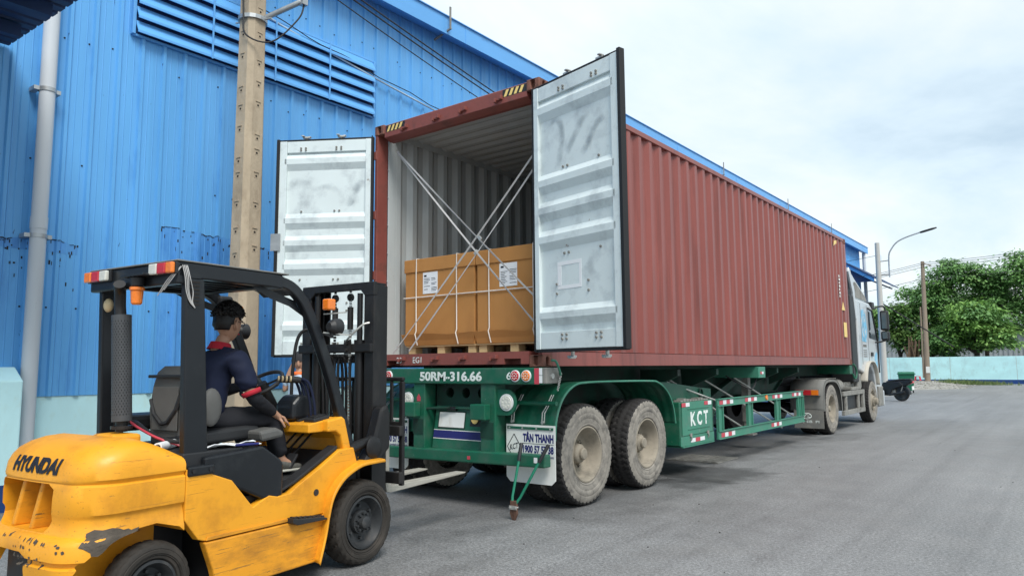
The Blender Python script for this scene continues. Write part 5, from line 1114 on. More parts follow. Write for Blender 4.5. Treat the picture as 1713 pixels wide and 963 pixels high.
# paint knocked off to primer beside the arch
def patch(name, m_, poly, off=.0022, n=14):
    bm = bmesh.new(); vv = [bm.verts.new((a, b, 0)) for a, b in poly]; f = bm.faces.new(vv); bmesh.ops.triangulate(bm, faces=[f]); bmesh.ops.subdivide_edges(bm, edges=bm.edges[:], cuts=4, use_grid_fill=True)
    for v in bm.verts: v.co = surf(v.co.x, v.co.y, off)
    me = bpy.data.meshes.new(name); bm.to_mesh(me); bm.free(); me.materials.append(M[m_]); return link(name, me, cwt)
def rag(cx, cz, rx, rz, seed, n=22, slope=0.):
    rd = random.Random(seed); out = []
    for i in range(n):
        a = 2*math.pi*i/n; r = 1+rd.uniform(-.28, .18); out.append((cx+rx*r*math.cos(a), cz+rz*r*math.sin(a)+slope*rx*r*math.cos(a)))
    return out
# s of the arch edge on the right side
patch('bare_patch', 'chip', [(0.440, 0.582), (0.470, 0.598), (0.510, 0.592), (0.550, 0.598), (0.590, 0.590), (0.615, 0.580), (0.640, 0.582), (0.660, 0.572), (0.700, 0.580), (0.700, 0.558), (0.650, 0.540), (0.610, 0.515), (0.580, 0.485), (0.560, 0.472), (0.530, 0.477), (0.525, 0.495), (0.495, 0.515), (0.470, 0.525), (0.470, 0.552), (0.445, 0.565)])
rdc = random.Random(31)
for k in range(46):
    zc = rdc.choice((.532, .54, .445, .452, .50, .418)); s_c = rdc.choice((rdc.uniform(-.25, .5), rdc.uniform(.0, .2))); patch('bare_patch', 'chip', rag(s_c, zc+rdc.uniform(-.006, .006), rdc.uniform(.003, .012), rdc.uniform(.003, .010)*(2 if rdc.random() < .25 else 1), 100+k, 9))
# hood cap where the exhaust leaves
m = MB(); m.prism([(-.16, -1.62), (.06, -1.62), (.08, -1.45), (-.18, -1.45)], 'z', .88, 1.032); m.build('exhaust_boss', 'yellow', fk, .02)
B('hood_deck', 'black', fk, (-.46, .46, -1.437, -1.02, .80, .93), .01)
# chassis sides
for s in (1, -1):
    xo = .5*s; xi = .44*s
    a, b = sorted((xo, xi))
    pr = [(-1.436, .56), (-1.436, .845), (-1.27, .80), (-1.13, .745), (-.97, .563), (-.85, .615), (-.78, .598), (-.68, .603), (-.66, .615), (-.60, .65), (-.42, .735), (-.24, .835), (-.10, .84), (-.06, .72), (-.20, .665), (-.30, .575), (-.345, .45), (-.345, .425), (-1.30, .425), (-1.345, .44), (-1.40, .51)]
    sd_ = MB(); sd_.prism(pr, 'x', a, b); sp_ = sd_.build('side_panel', 'yellow', fk, .006)
    a, b = sorted((.508*s, .45*s)); sd_ = MB(); sd_.prism([(-1.31, .418), (-.36, .418), (-.385, .30), (-.455, .12), (-1.205, .115), (-1.245, .25)], 'x', a, b); sd_.build('lower_panel', 'yellow_w', sp_, .010)
    sd_ = MB(); a, b = sorted((.5005*s, .509*s)); sd_.prism([(-1.29, .447), (-.70, .447), (-.70, .426), (-1.30, .426)], 'x', a, b); sd_.build('panel_rail', 'yellow_w', sp_, .003)
    sd_ = MB(); a, b = sorted((.452*s, .56*s)); sd_.prism([(-.70, .452), (-.66, .44), (-.44, .418), (-.405, .405), (-.40, .395), (-.66, .402), (-.70, .42)], 'x', a, b); stp = sd_.build('step_plate', 'seat_k', sp_, .004)
    tr_ = MB()
    for i in range(7):
        for j in range(3): tr_.obox(((.50+.02*j)*s, -.67+i*.04, .448-.005*i), (.012, .02, .01))
    tr_.build('step_tread', 'seat_k', stp)
    MB().cyl((.50*s, -.455, .575), (.504*s, -.455, .575), .022, .022, 18).build('panel_plug', 'seat_k', sp_)
    # front fender strip over the wheel
    fpn = smoothcurve([(0, -.455, .12), (0, -.40, .30), (0, -.37, .44), (0, -.335, .545), (0, -.27, .625), (0, -.19, .675), (0, -.07, .715), (0, .06, .722), (0, .17, .722)], 5)
    q = MB(); xs_ = (.30*s, .44*s, .53*s, .565*s, .57*s)
    q.grid([[(x, p.y-(.012 if abs(x) > .56 else 0), p.z-(.012 if abs(x) > .568 else 0)) for x in xs_] for p in fpn]); fe = q.build('front_fender', 'yellow', fk, smooth=50, fix=False); so = fe.modifiers.new('s', 'SOLIDIFY'); so.thickness = .014; so.offset = 1
    # gap filler between side panel and fender
    q = MB(); a, b = sorted((.47*s, .5*s)); q.prism([(-.345, .425), (-.36, .30), (-.46, .12), (-.40, .12), (-.33, .42)], 'x', a, b); q.build('fender_web', 'yellow_w', fe)
    # cowl side column
    q = MB(); a, b = sorted((.40*s, .475*s)); q.prism([(-.33, .965), (-.33, 1.045), (-.19, 1.065), (-.165, 1.045), (-.07, .73), (-.115, .71), (-.165, .81), (-.205, .93), (-.25, .965)], 'x', a, b); q.build('cowl_column', 'yellow', fk, .012)
B('chassis_core', 'black', fk, (-.43, .43, -1.2, -.1, .16, .62), 0); B('under_arch', 'black', fk, (-.30, .30, -.45, .14, .16, .70), 0)
# cowl
m = MB(); m.prism([(-.46, .965), (-.46, 1.025), (-.20, 1.062), (-.17, 1.04), (-.12, .90), (-.135, .895), (-.20, .965)], 'x', -.42, .42); cw_ = m.build('dash_cowl', 'yellow', fk, .012)
m = MB(); m.prism([(-.14, .62), (-.14, .98), (-.115, .98), (-.115, .62)], 'x', -.42, .42); m.build('bulkhead', 'yellow', fk)
m = MB(); m.prism([(-.78, .60), (-.62, .655), (-.24, .84), (-.24, .865), (-.62, .675), (-.78, .615)], 'x', .385, .475); m.build('floor_edge', 'seat_k', fk, .004)
m = MB(); m.prism([(-.80, .655), (-.36, .655), (-.18, .80), (-.18, .82), (-.37, .675), (-.80, .675)], 'x', -.43, .384); m.build('floor_plate', 'seat_k', fk, .004)
for x in (.02, .10, .18): MB().bar((x, -.38, .80), (x, -.16, .97), .012, .012).build('pedal_rod', 'black', fk)
m = MB(); m.obox((.20, -.42, .76), (.09, .02, .12), Matrix.Rotation(R(-35), 3, 'X')); m.build('pedal', 'black', fk, .006); m = MB(); m.obox((-.02, -.42, .76), (.07, .02, .09), Matrix.Rotation(R(-35), 3, 'X')); m.build('pedal', 'black', fk, .006)
m = MB(); m.obox((.36, -.33, 1.052), (.11, .15, .035), Matrix.Rotation(R(8), 3, 'X')); ft = m.build('switch_tray', 'black', fk, .012); m = MB(); m.obox((.36, -.33, 1.072), (.075, .11, .012), Matrix.Rotation(R(8), 3, 'X')); m.build('tray_well', 'rubber', ft, .006)
for x in (.13, .19, .25): MB().obox((x, -.34, 1.048), (.03, .13, .018), Matrix.Rotation(R(8), 3, 'X')).build('lever_boot', 'black', fk, .005)
# engine cover under the seat
m = MB(); m.prism([(-1.32, .90), (-.90, .925), (-.76, .83), (-.735, .80), (-.735, .60), (-.80, .575), (-.9, .60), (-1.32, .80)], 'x', -.44, .497); ec = m.build('engine_cover', 'frame_k', fk, .016)
# seat
m = MB(); m.prism([(-1.14, .93), (-.74, .95), (-.68, .985), (-.70, 1.03), (-.80, 1.035), (-1.12, 1.02)], 'x', -.21, .21); st_ = m.build('seat_cushion', 'seat_k', fk, .035, seg=3)
m = MB(); m.prism([(-.78, .93), (-.60, .95), (-.60, .99), (-.66, 1.015), (-.80, 1.0)], 'x', .16, .34); m.build('seat_edge', 'seat', fk, .025)
bk = MB(); rows = []
for (z, w, d) in ((.95, .17, 0), (1.0, .20, .0), (1.15, .205, .01), (1.30, .19, .0), (1.39, .165, -.01), (1.43, .12, -.03)):
    rows.append([(x, -1.245-d+.03*(x/w)**2*.6, z) for x in (-w, -w*.8, -w*.4, 0, w*.4, w*.8, w)]+[(w*.95, -1.13, z), (0, -1.10, z), (-w*.95, -1.13, z), (-w, -1.245-d+.018, z)])
bk.grid(rows); sbk = bk.build('seat_back', 'seat', fk, .012, 50)
MB().box(-.17, .17, -1.246, -1.12, .93, 1.005).build('seat_base', 'seat_k', fk, .02)
m = MB(); m.tube([(-.15, -1.258, 1.22), (-.10, -1.266, 1.13), (-.02, -1.268, 1.07), (.04, -1.268, 1.08), (.12, -1.264, 1.16), (.15, -1.256, 1.25)], .014, 6); m.build('seat_strap', 'seat_k', sbk)
m = MB(); m.box(-.13, .13, -1.262, -1.255, 1.03, 1.30); m.build('shell_panel', 'seat', sbk, .004); m = MB(); m.box(-.175, .175, -1.272, -1.245, 1.355, 1.375); m.build('shell_rim', 'seat_k', sbk, .005)
m = MB(); m.ball((.235, -1.10, 1.17), (.04, .075, .12), 14, 10); m.build('hip_guard', 'seat', fk, 0, 60)
# pipes and cable on the engine deck
m = MB(); m.tube(smoothcurve([(-.42, -1.25, 1.05), (-.2, -1.33, 1.08), (.02, -1.36, 1.02), (.2, -1.34, .98), (.3, -1.2, .96)], 5), .014, 7); m.build('air_hose', 'black', fk); m = MB(); m.tube(smoothcurve([(-.35, -1.28, 1.09), (-.1, -1.38, 1.06), (.12, -1.38, 1.0), (.25, -1.3, .95)], 5), .008, 6); m.build('red_cable', 'refl_r', fk)
m = MB(); m.box(-.55, -.25, -1.35, -1.0, 1.02, 1.12); m.build('side_console', 'black', fk, .03)
pr_ = thing('paper_roll', 'white paper roll lying on the forklift engine deck behind the seat', 'paper roll', (0, 0, 0)); 
# ----- overhead guard -----
for s in (1, -1):
    a, b = sorted((.405*s, .455*s))
    m = MB(); m.prism([(-1.425, .84), (-1.265, .84), (-1.335, 1.94), (-1.46, 1.94)], 'x', a, b); ps = m.build('rear_post', 'frame_k', fk, .01)
    if s > 0:
        for k in range(7): m = MB(); m.box(.4555, .4585, -1.43, -1.37, 1.78+k*.022, 1.79+k*.022); m.build('vent_slot', 'hole', ps)
        B('vent_frame', 'frame_k', ps, (.4552, .457, -1.44, -1.36, 1.765, 1.775), 0); B('vent_frame', 'frame_k', ps, (.4552, .457, -1.44, -1.36, 1.94, 1.95), 0)
    a, b = sorted((.42*s, .512*s)); m = MB(); m.box(a, b, -1.432, -1.258, .80, .858); pf_ = m.build('post_foot', 'frame_k', fk, .012)
    for y in (-1.40, -1.29): MB().cyl((.51*s, y, .83), (.518*s, y, .83), .012, .012, 8).build('foot_bolt', 'black', pf_)
    # side rail curving down into the front pillar
    cp = smoothcurve([(0, -1.50, 1.985), (0, -1.1, 1.985), (0, -.82, 1.985), (0, -.68, 1.965), (0, -.58, 1.90), (0, -.50, 1.80), (0, -.40, 1.62), (0, -.28, 1.36), (0, -.16, 1.05), (0, -.03, .725)], 6)
    q = MB(); rows = []
    for i, p in enumerate(cp):
        d = (cp[min(i+1, len(cp)-1)]-cp[max(i-1, 0)]).normalized(); nr = Vector((0, -d.z, d.y)); h = .045 if p.y < -.75 else .036
        x0, x1 = .395*s, .455*s
        rows.append([(x0, p.y+nr.y*h, p.z+nr.z*h), (x1, p.y+nr.y*h, p.z+nr.z*h), (x1, p.y-nr.y*h, p.z-nr.z*h), (x0, p.y-nr.y*h, p.z-nr.z*h), (x0, p.y+nr.y*h, p.z+nr.z*h)])
    q.grid(rows); nn = len(rows); q.build('guard_pillar', 'frame_k', fk, .008, 40)
    q = MB(); q.prism([(-.86, 1.94), (-.60, 1.87), (-.52, 1.77), (-.64, 1.83), (-.80, 1.87), (-.95, 1.935)], 'x', .40*s-.004, .40*s+.004); q.build('gusset', 'frame_k', fk)
m = MB(); m.box(-.455, .455, -1.515, -1.46, 1.90, 2.028); hd2 = m.build('guard_header', 'frame_k', fk, .01)
B('guard_header', 'frame_k', fk, (-.40, .40, -.76, -.69, 1.95, 2.02), .01)
for k in range(7):
    x = -.33+k*.11; B('guard_bar', 'frame_k', fk, (x-.012, x+.012, -1.46, -.76, 1.965, 2.015), .003)
m = MB(); m.box(-.46, .46, -1.52, -.70, 2.031, 2.041); m.build('guard_sheet', 'fend_g', fk, .004)
# tail lamps
for s in (1, -1):
    xs_ = [.235, .315, .40, .465] if s > 0 else [-.205, -.285, -.375, -.455]
    q = MB(); q.box(min(xs_[0], xs_[-1]), max(xs_[0], xs_[-1]), -1.535, -1.516, 1.955, 2.025); tlp = q.build('tail_lamp', 'black', hd2, .004)
    for k, m_ in enumerate(('lens_w', 'lens_r', 'lens_o')): a, b = sorted((xs_[k], xs_[k+1])); B('lens', m_, tlp, (a+.002, b-.002, -1.562, -1.536, 1.958, 2.022), .008)
# beacon hanging from the header
m = MB(); m.box(.02, .25, -1.60, -1.45, 1.955, 1.968); m.build('beacon_plate', 'frame_k', fk, .003); m = MB(); m.cyl((.12, -1.55, 1.90), (.12, -1.55, 1.955), .035, .04, 16); bp_ = m.build('beacon', 'black', fk, .005, 40)
m = MB(); m.cyl((.12, -1.55, 1.895), (.12, -1.55, 1.875), .042, .042, 20); m.cyl((.12, -1.55, 1.875), (.12, -1.55, 1.80), .036, .031, 20); m.cyl((.12, -1.55, 1.80), (.12, -1.55, 1.79), .031, .022, 20); m.build('beacon_lens', 'lens_o', bp_, .003, 40)
for s in (-1,): m = MB(); m.ball((-.37, -1.44, 1.82), (.04, .025, .045), 16, 10); m.build('work_lamp', 'lcd', fk, 0, 60)
# white cord tied round the rear corner
rp_ = MB(); rd = random.Random(9)
for k in range(4):
    rp_.tube(smoothcurve([(.462, -1.49+.01*k, 2.01), (.468+.004*k, -1.475+.008*k, 1.94), (.463, -1.46+.012*k+rd.uniform(-.01, .01), 1.86), (.462, -1.435+.006*k, 1.80), (.464, -1.40, 1.765)], 5), .003, 5)
for k in range(3): rp_.tube(smoothcurve([(.465, -1.50, 2.0), (.44-.02*k, -1.535, 1.93), (.37-.03*k, -1.54, 1.865-.015*k)], 5), .003, 5)
rpt = thing('white_cord', 'frayed white cord tied round the rear roof corner of the forklift', 'cord'); rpt.location = fk.location; rpt.rotation_euler = fk.rotation_euler; rp_.build('cord_strands', 'web', rpt, smooth=60)
# exhaust with perforated guard
ex = MB(); MB().cyl((-.055, -1.50, 1.04), (-.055, -1.50, 1.13), .034, .034, 16).build('exhaust_stub', 'mast_k', fk, smooth=50); ex.tube(smoothcurve([(-.10, -1.51, 1.70), (-.11, -1.515, 1.80), (-.09, -1.53, 1.88), (-.05, -1.56, 1.925)], 6), .034, 14); exo = ex.build('exhaust_pipe', 'mast_k', fk, smooth=50)
e0, e1 = Vector((-.055, -1.50, 1.10)), Vector((-.105, -1.505, 1.74)); gsh = MB(); ax_ = (e1-e0).normalized(); gx = ax_.orthogonal().normalized(); gy = ax_.cross(gx); NR, NC = 40, 40; rr = .056
rows = []
for i in range(NR+1):
    p = e0.lerp(e1, i/NR); rows.append([p+rr*(gx*math.cos(2*math.pi*j/NC)+gy*math.sin(2*math.pi*j/NC)) for j in range(NC+1)])
v_ = [tuple(p) for r_ in rows for p in r_]; k = NC+1
# perforations: diamond cells left open
F_ = []
for i in range(NR):
    for j in range(NC):
        q_ = (i*k+j, i*k+j+1, (i+1)*k+j+1, (i+1)*k+j)
        if 2 <= i < NR-2:
            c = (Vector(v_[q_[0]])+Vector(v_[q_[2]]))/2; o = len(v_)
            sc_ = .56
            inn = [tuple(c+(Vector(v_[a])-c)*sc_) for a in q_]; v_ += inn
            if (i+j) % 2 == 0:
                F_ += [(q_[0], q_[1], o+1, o), (q_[1], q_[2], o+2, o+1), (q_[2], q_[3], o+3, o+2), (q_[3], q_[0], o, o+3)]
            else: F_.append(q_)
        else: F_.append(q_)
gsh.add(v_, F_); gso = gsh.build('exhaust_guard', 'guard_g', exo, fix=False); so = gso.modifiers.new('s', 'SOLIDIFY'); so.thickness = .003
MB().cyl(e0+ax_*.0, e1-ax_*.0, .043, .043, 20).build('silencer', 'rubber', exo); MB().cyl((-.055, -1.50, 1.055), (-.055, -1.50, 1.075), .06, .06, 18).build('exhaust_flange', 'mast_k', exo)
# steering
q = MB(); c = Vector((-.07, -.46, 1.30)); ax_ = Vector((.0, -.55, .83)).normalized(); gx = Vector((1, 0, 0)); gy = ax_.cross(gx)
pts = [c+.155*(gx*math.cos(a)+gy*math.sin(a)) for a in [i*2*math.pi/36 for i in range(37)]]; q.tube(pts, .014, 8); 
for a in (.5, 2.6, 4.7): q.bar(c-ax_*.02, c+.15*(gx*math.cos(a)+gy*math.sin(a)), .025, .012)
q.cyl(c-ax_*.04, c+ax_*.005, .04, .035, 16); q.build('steering_wheel', 'seat_k', fk, smooth=50)
m = MB(); m.tube([c-ax_*.02, c-ax_*.2, (-.07, -.30, 1.02)], .035, 10); m.build('steering_column', 'seat_k', fk, smooth=50)
m = MB(); m.bar((-.03, -.42, 1.26), (.10, -.46, 1.30), .022, .018); m.build('direction_lever', 'black', fk, .005)
m = MB(); m.prism([(-.44, 1.04), (-.44, 1.16), (-.38, 1.22), (-.26, 1.22), (-.22, 1.05)], 'x', .05, .24); m.build('instrument_box', 'frame_k', fk, .03, seg=3)
for k in range(4):
    x = .13+k*.042; lv_ = MB(); lv_.tube(smoothcurve([(x+.06, -.30, 1.05), (x+.05, -.31, 1.18), (x+.02, -.33, 1.30), (x-.02, -.36, 1.335)], 5), .010, 7); o = lv_.build('control_lever', 'polo', fk, smooth=60)
    kb_ = MB(); kb_.cyl((x-.02, -.37, 1.325), (x-.055, -.43, 1.335), .022, .025, 14); kb_.build('lever_knob', 'black', o, .006, 40); kb_ = MB(); kb_.cyl((x-.055, -.43, 1.335), (x-.059, -.437, 1.3355), .0235, .021, 14); kb_.build('knob_cap', 'lcd', o)
# lamps on front pillars
for s in (1, -1):
    y = -.36; z = 1.70
    q = MB(); q.cyl((.50*s, y+.02, z), (.50*s, y+.085, z), .05, .062, 20); q.cyl((.50*s, y-.01, z), (.50*s, y+.02, z), .028, .05, 16); lo = q.build('work_lamp', 'black', fk, .004, 40)
    q = MB(); q.cyl((.50*s, y+.085, z), (.50*s, y+.092, z), .056, .05, 20); q.build('lamp_glass', 'lens_w', lo); q = MB(); q.bar((.455*s, y+.0, z-.05), (.51*s, y+.02, z-.075), .03, .01); q.bar((.50*s, y+.02, z-.08), (.50*s, y+.02, z-.04), .02, .02); q.build('lamp_bracket', 'black', lo)
    q = MB(); q.box(min(.46*s, .53*s), max(.46*s, .53*s), -.40, -.33, 1.815, 1.895); q.build('turn_signal', 'lens_o', fk, .012); q = MB(); q.bar((.44*s, -.36, 1.79), (.60*s, -.30, 1.80), .008, .008); q.bar((.44*s, -.36, 1.66), (.60*s, -.25, 1.64), .01, .01); q.build('signal_bracket', 'zinc', fk)
# ----- mast -----
mu = .30
for s in (1, -1):
    def mb(name, x0, x1, y0, y1, z0, z1, bev=.006, mm='mast_k'):
        a, b = sorted((x0*s, x1*s)); return B(name, mm, fk, (a, b, y0, y1, z0, z1), bev)
    r0 = MB()
    for (x0, x1, y0, y1) in ((.375, .395, .21, .37), (.30, .375, .21, .228), (.30, .375, .352, .37)): a, b = sorted((x0*s, x1*s)); r0.box(a, b, y0, y1, .10, 2.06)
    r0.build('outer_rail', 'mast_k', fk, .004)
    r0 = MB()
    for (x0, x1, y0, y1) in ((.325, .345, .245, .40), (.26, .325, .245, .262), (.26, .325, .383, .40)): a, b = sorted((x0*s, x1*s)); r0.box(a, b, y0, y1, .16, 2.075)
    r0.build('inner_rail', 'mast_k', fk, .004)
    a = .235*s; q = MB(); q.cyl((a, .225, .2), (a, .225, 1.60), .036, .036, 16); q.cyl((a, .225, 1.60), (a, .225, 2.0), .022, .022, 12); q.cyl((a, .225, 1.57), (a, .225, 1.63), .043, .043, 16); q.build('lift_cylinder', 'mast_k', fk, smooth=40)
    # chain: links strung on the inner side
    q = MB(); xch = .085*s
    for i in range(58): z = .62+i*.0245; q.box(xch-.012+(.003 if i % 2 else 0), xch+.012-(.003 if i % 2 else 0), .268, .280, z, z+.019)
    q.build('lift_chain', 'zinc' if s > 0 else 'mast_k', fk); q = MB(); q.cyl((xch-.012, .274, 1.98), (xch+.012, .274, 1.98), .03, .03, 14); q.cyl((xch, .274, 1.72), (xch, .274, 1.9), .024, .024, 10); q.build('chain_anchor', 'mast_k', fk)
    # mast foot cover and tilt cylinder
    a, b = sorted((.40*s, .50*s)); q = MB(); q.prism([(.02, .72), (.10, .82), (.16, .98), (.20, 1.10), (.27, 1.13), (.30, 1.06), (.30, .80), (.22, .74), (.20, .70)], 'x', a, b); q.build('mast_bracket', 'mast_k', fk, .02)
    q = MB(); q.cyl((.45*s, -.10, .82), (.45*s, .26, .90), .04, .03, 12); q.build('tilt_cylinder', 'mast_k', fk, smooth=40)
    q = MB(); q.lathe([(-.03, .02), (-.02, .075), (0, .085), (.012, .07), (.014, .03), (.014, 0)], 24, (.50*s, .12, .82)); q.build('pivot_cover', 'mast_k', fk, smooth=50)
m = MB(); m.prism([(-.40, .0), (.40, .0), (.40, -.11), (.30, -.11), (.25, -.06), (-.25, -.06), (-.30, -.11), (-.40, -.11)], 'y', .205, .245); xm = m.build('mast_crosshead', 'mast_k', fk, .008); xm.location.z = 2.085
B('mast_crosshead', 'mast_k', fk, (-.345, .345, .245, .41, 2.07, 2.088), .006)
B('mast_tie', 'mast_k', fk, (-.40, .40, .17, .21, 1.53, 1.60), .01); B('mast_tie', 'mast_k', fk, (-.40, .40, .17, .21, .30, .45), .01); B('mast_tie', 'mast_k', fk, (-.34, .34, .37, .39, 1.45, 1.52), .006)
for s_, zz in ((-1, 1.58), (1, 1.58)):
    q = MB(); q.box(.17*s_-.03, .17*s_+.03, .15, .17, zz-.06, zz+.05); q.cyl((.17*s_, .15, zz-.03), (.17*s_, .13, zz-.03), .015, .015, 6); q.cyl((.17*s_, .15, zz+.02), (.17*s_, .13, zz+.02), .015, .015, 6); q.build('tie_clamp', 'mast_k', fk)
for k, x in enumerate((-.16, -.12, -.03, .01, .14)):
    q = MB(); q.tube(smoothcurve([(x, .24, .35), (x+.01, .23, 1.0), (x, .22, 1.38), (x+.01, .24, 1.50), (x+.03, .28, 1.40), (x+.03, .29, .9), (x+.02, .3, .5)], 6), .012, 7); q.build('mast_hose', 'rubber', fk, smooth=60)
# hose from the mast to the guard on the left
m = MB(); m.tube(smoothcurve([(-.30, .02, 1.02), (-.31, .04, 1.4), (-.30, .08, 1.66), (-.24, .14, 1.72), (-.2, .2, 1.62)], 6), .014, 7); m.build('mast_hose', 'rubber', fk)
m = MB(); m.tube(smoothcurve([(.16, .15, 1.62), (.24, .12, 1.66), (.32, .16, 1.74), (.36, .2, 1.76)], 5), .008, 6); m.build('mast_hose', 'zinc', fk)
m = MB(); m.box(-.46, -.36, -.62, -.5, 1.80, 1.95); m.build('mirror', 'black', fk, .02)
m = MB(); m.prism([(-.42, 1.98), (-.66, 2.05), (-.62, 2.07), (-.38, 2.0), (-.36, 1.94)], 'x', -.2, .2); m.build('guard_visor', 'frame_k', fk, .006)
# carriage, backrest and forks
CZ = .45
for z0, z1 in ((CZ+.05, CZ+.14), (CZ+.42, CZ+.50)): B('carriage_bar', 'mast_k', fk, (-.46, .46, .455, .50, z0, z1), .008)
for x in (-.22, .22): B('carriage_plate', 'mast_k', fk, (x-.03, x+.03, .40, .455, CZ, CZ+.55), .006)
for s in (1, -1):
    B('backrest_post', 'mast_k', fk, (.43*s-.02, .43*s+.02, .50, .535, CZ+.03, 1.30), .008); B('backrest_post', 'mast_k', fk, (.32*s-.012, .32*s+.012, .505, .53, CZ+.48, 1.30), .006)
B('backrest_post', 'mast_k', fk, (.10-.012, .10+.012, .505, .53, CZ+.48, 1.30), .006); B('backrest_post', 'mast_k', fk, (-.10-.012, -.10+.012, .505, .53, CZ+.48, 1.30), .006)
B('backrest_rail', 'mast_k', fk, (-.45, .45, .50, .535, 1.30, 1.335), .012); B('backrest_rail', 'mast_k', fk, (-.43, .43, .502, .53, CZ+.49, CZ+.53), .006)
for x in (-.22, .23):
    q = MB(); q.prism([(.505, CZ+.56), (.545, CZ+.56), (.548, CZ+.06), (.575, CZ+.012), (1.60, CZ-.005), (1.635, CZ-.012), (1.60, CZ-.022), (.575, CZ-.045), (.52, CZ-.035), (.505, CZ+.02)], 'x', x-.05, x+.05); q.build('fork', 'fork', fk, .006)
    B('fork_hook', 'mast_k', fk, (x-.045, x+.045, .47, .506, CZ+.50, CZ+.58), .006)
# ----- wheels -----
FT = tyre_mesh('solid_tyre', .30, .20, .185, ('ftyre', 'ftyre'), 26, 'fork', .012); RT = tyre_mesh('solid_tyre_small', .24, .15, .14, ('ftyre', 'ftyre'), 22, 'fork', .008)
def frim(r, w):
    m = MB(); m.lathe([(-.03, r+.002), (-.012, r), (-.010, r-.014), (-.028, r-.022), (-.075, r-.045), (-.08, r*.45), (-.08, 0)], 40); return m.mesh('rim', [M['frim']], 40)
FR, RR = frim(.186, .2), frim(.141, .15)
def fhub(r):
    m = MB(); m.lathe([(-.08, r), (-.045, r*.95), (-.04, r*.55), (.0, r*.5), (.008, r*.38), (.008, 0)], 24)
    for i in range(10): a = i*math.pi/5; m.cyl((-.05, r*.74*math.cos(a), r*.74*math.sin(a)), (-.02, r*.74*math.cos(a), r*.74*math.sin(a)), .010, .009, 6)
    for i in range(6): a = i*math.pi/3+.3; m.cyl((-.08, r*1.35*math.cos(a), r*1.35*math.sin(a)), (-.055, r*1.35*math.cos(a), r*1.35*math.sin(a)), .013, .011, 6)
    return m.mesh('hub', [M['frim']], 40)
FH, RH = fhub(.085), fhub(.06)
for s in (1, -1):
    for (x, y, r, rim, ty, hb_) in ((.54, 0, .30, FR, FT, FH), (.49, -1.60, .24, RR, RT, RH)):
        o = link('wheel', rim, fk); o.location = (x*s, y, r); o.rotation_euler = (.3, 0, 0 if s > 0 else math.pi); link('tyre', ty, o); link('hub', hb_, o)
MB().cyl((-.4, 0, .30), (.4, 0, .30), .09, .09, 16).build('drive_axle', 'black', fk); MB().cyl((-.4, -1.6, .24), (.4, -1.6, .24), .06, .06, 12).build('steer_axle', 'black', fk)
# loose things riding on the truck
def on_fk(t): t.location = fk.location; t.rotation_euler = fk.rotation_euler; return t
on_fk(pr_); m = MB(); m.lathe([(-.12, .026), (.12, .026), (.12, .018), (-.12, .018)], 20, (0, 0, 0), True); o = m.build('paper_tube', 'paper', pr_, smooth=40); o.location = (.18, -1.36, .957); o.rotation_euler.z = R(-55)
dc = on_fk(thing('paper_bundle', 'crumpled white papers on the engine cover under the seat', 'papers')); m = MB(); rows = []
for i in range(6): rows.append([(.30+.03*j, -1.30+i*.075, .935+.012*math.sin(i*2.1+j)+.004*j) for j in range(6)])
m.grid(rows); o = m.build('sheet', 'paper', dc, fix=False); so = o.modifiers.new('s', 'SOLIDIFY'); so.thickness = .004
pn_ = on_fk(thing('blue_pen', 'blue and white pen lying on the engine cover by the driver', 'pen')); MB().cyl((.46, -1.08, .945), (.47, -.92, .940), .008, .008, 8).build('barrel', 'navy', pn_); MB().cyl((.47, -.92, .940), (.473, -.90, .939), .007, .002, 8).build('tip', 'paper', pn_)
# ================= people =================
def skinmesh(name, joints, edges, m_, parent, sub=2, root=0, fold=0., fscale=14.):
    """joints: list of (pos, (rx, ry)); edges between them; skin + subdivision"""
    me = bpy.data.meshes.new(name); me.from_pydata([tuple(j[0]) for j in joints], edges, []); o = bpy.data.objects.new(name, me); COL.objects.link(o)
    md = o.modifiers.new('skin', 'SKIN'); md.use_smooth_shade = True; md.branch_smoothing = .6
    for i, j in enumerate(joints):
        r = j[1] if hasattr(j[1], '__len__') else (j[1], j[1]); me.skin_vertices[0].data[i].radius = r; me.skin_vertices[0].data[i].use_root = (i == root)
    sb_ = o.modifiers.new('sub', 'SUBSURF'); sb_.levels = sub; sb_.render_levels = sub
    bpy.context.view_layer.update(); nm = baked(o); o.modifiers.clear(); o.data = nm; 
    if fold:
        for v in nm.vertices:
            c = v.co; n_ = 1-abs(mnoise.noise((c.x*fscale*.6, c.y*fscale*.6, c.z*fscale*1.3)))*2; n2_ = mnoise.noise((c.x*fscale*2, c.y*fscale*2+5, c.z*fscale*2))
            v.co = c+v.normal*fold*(n_*.9+n2_*.5)
    nm.materials.clear(); nm.materials.append(M[m_] if isinstance(m_, str) else m_)
    nm.polygons.foreach_set('use_smooth', [True]*len(nm.polygons)); o.parent = parent; return o
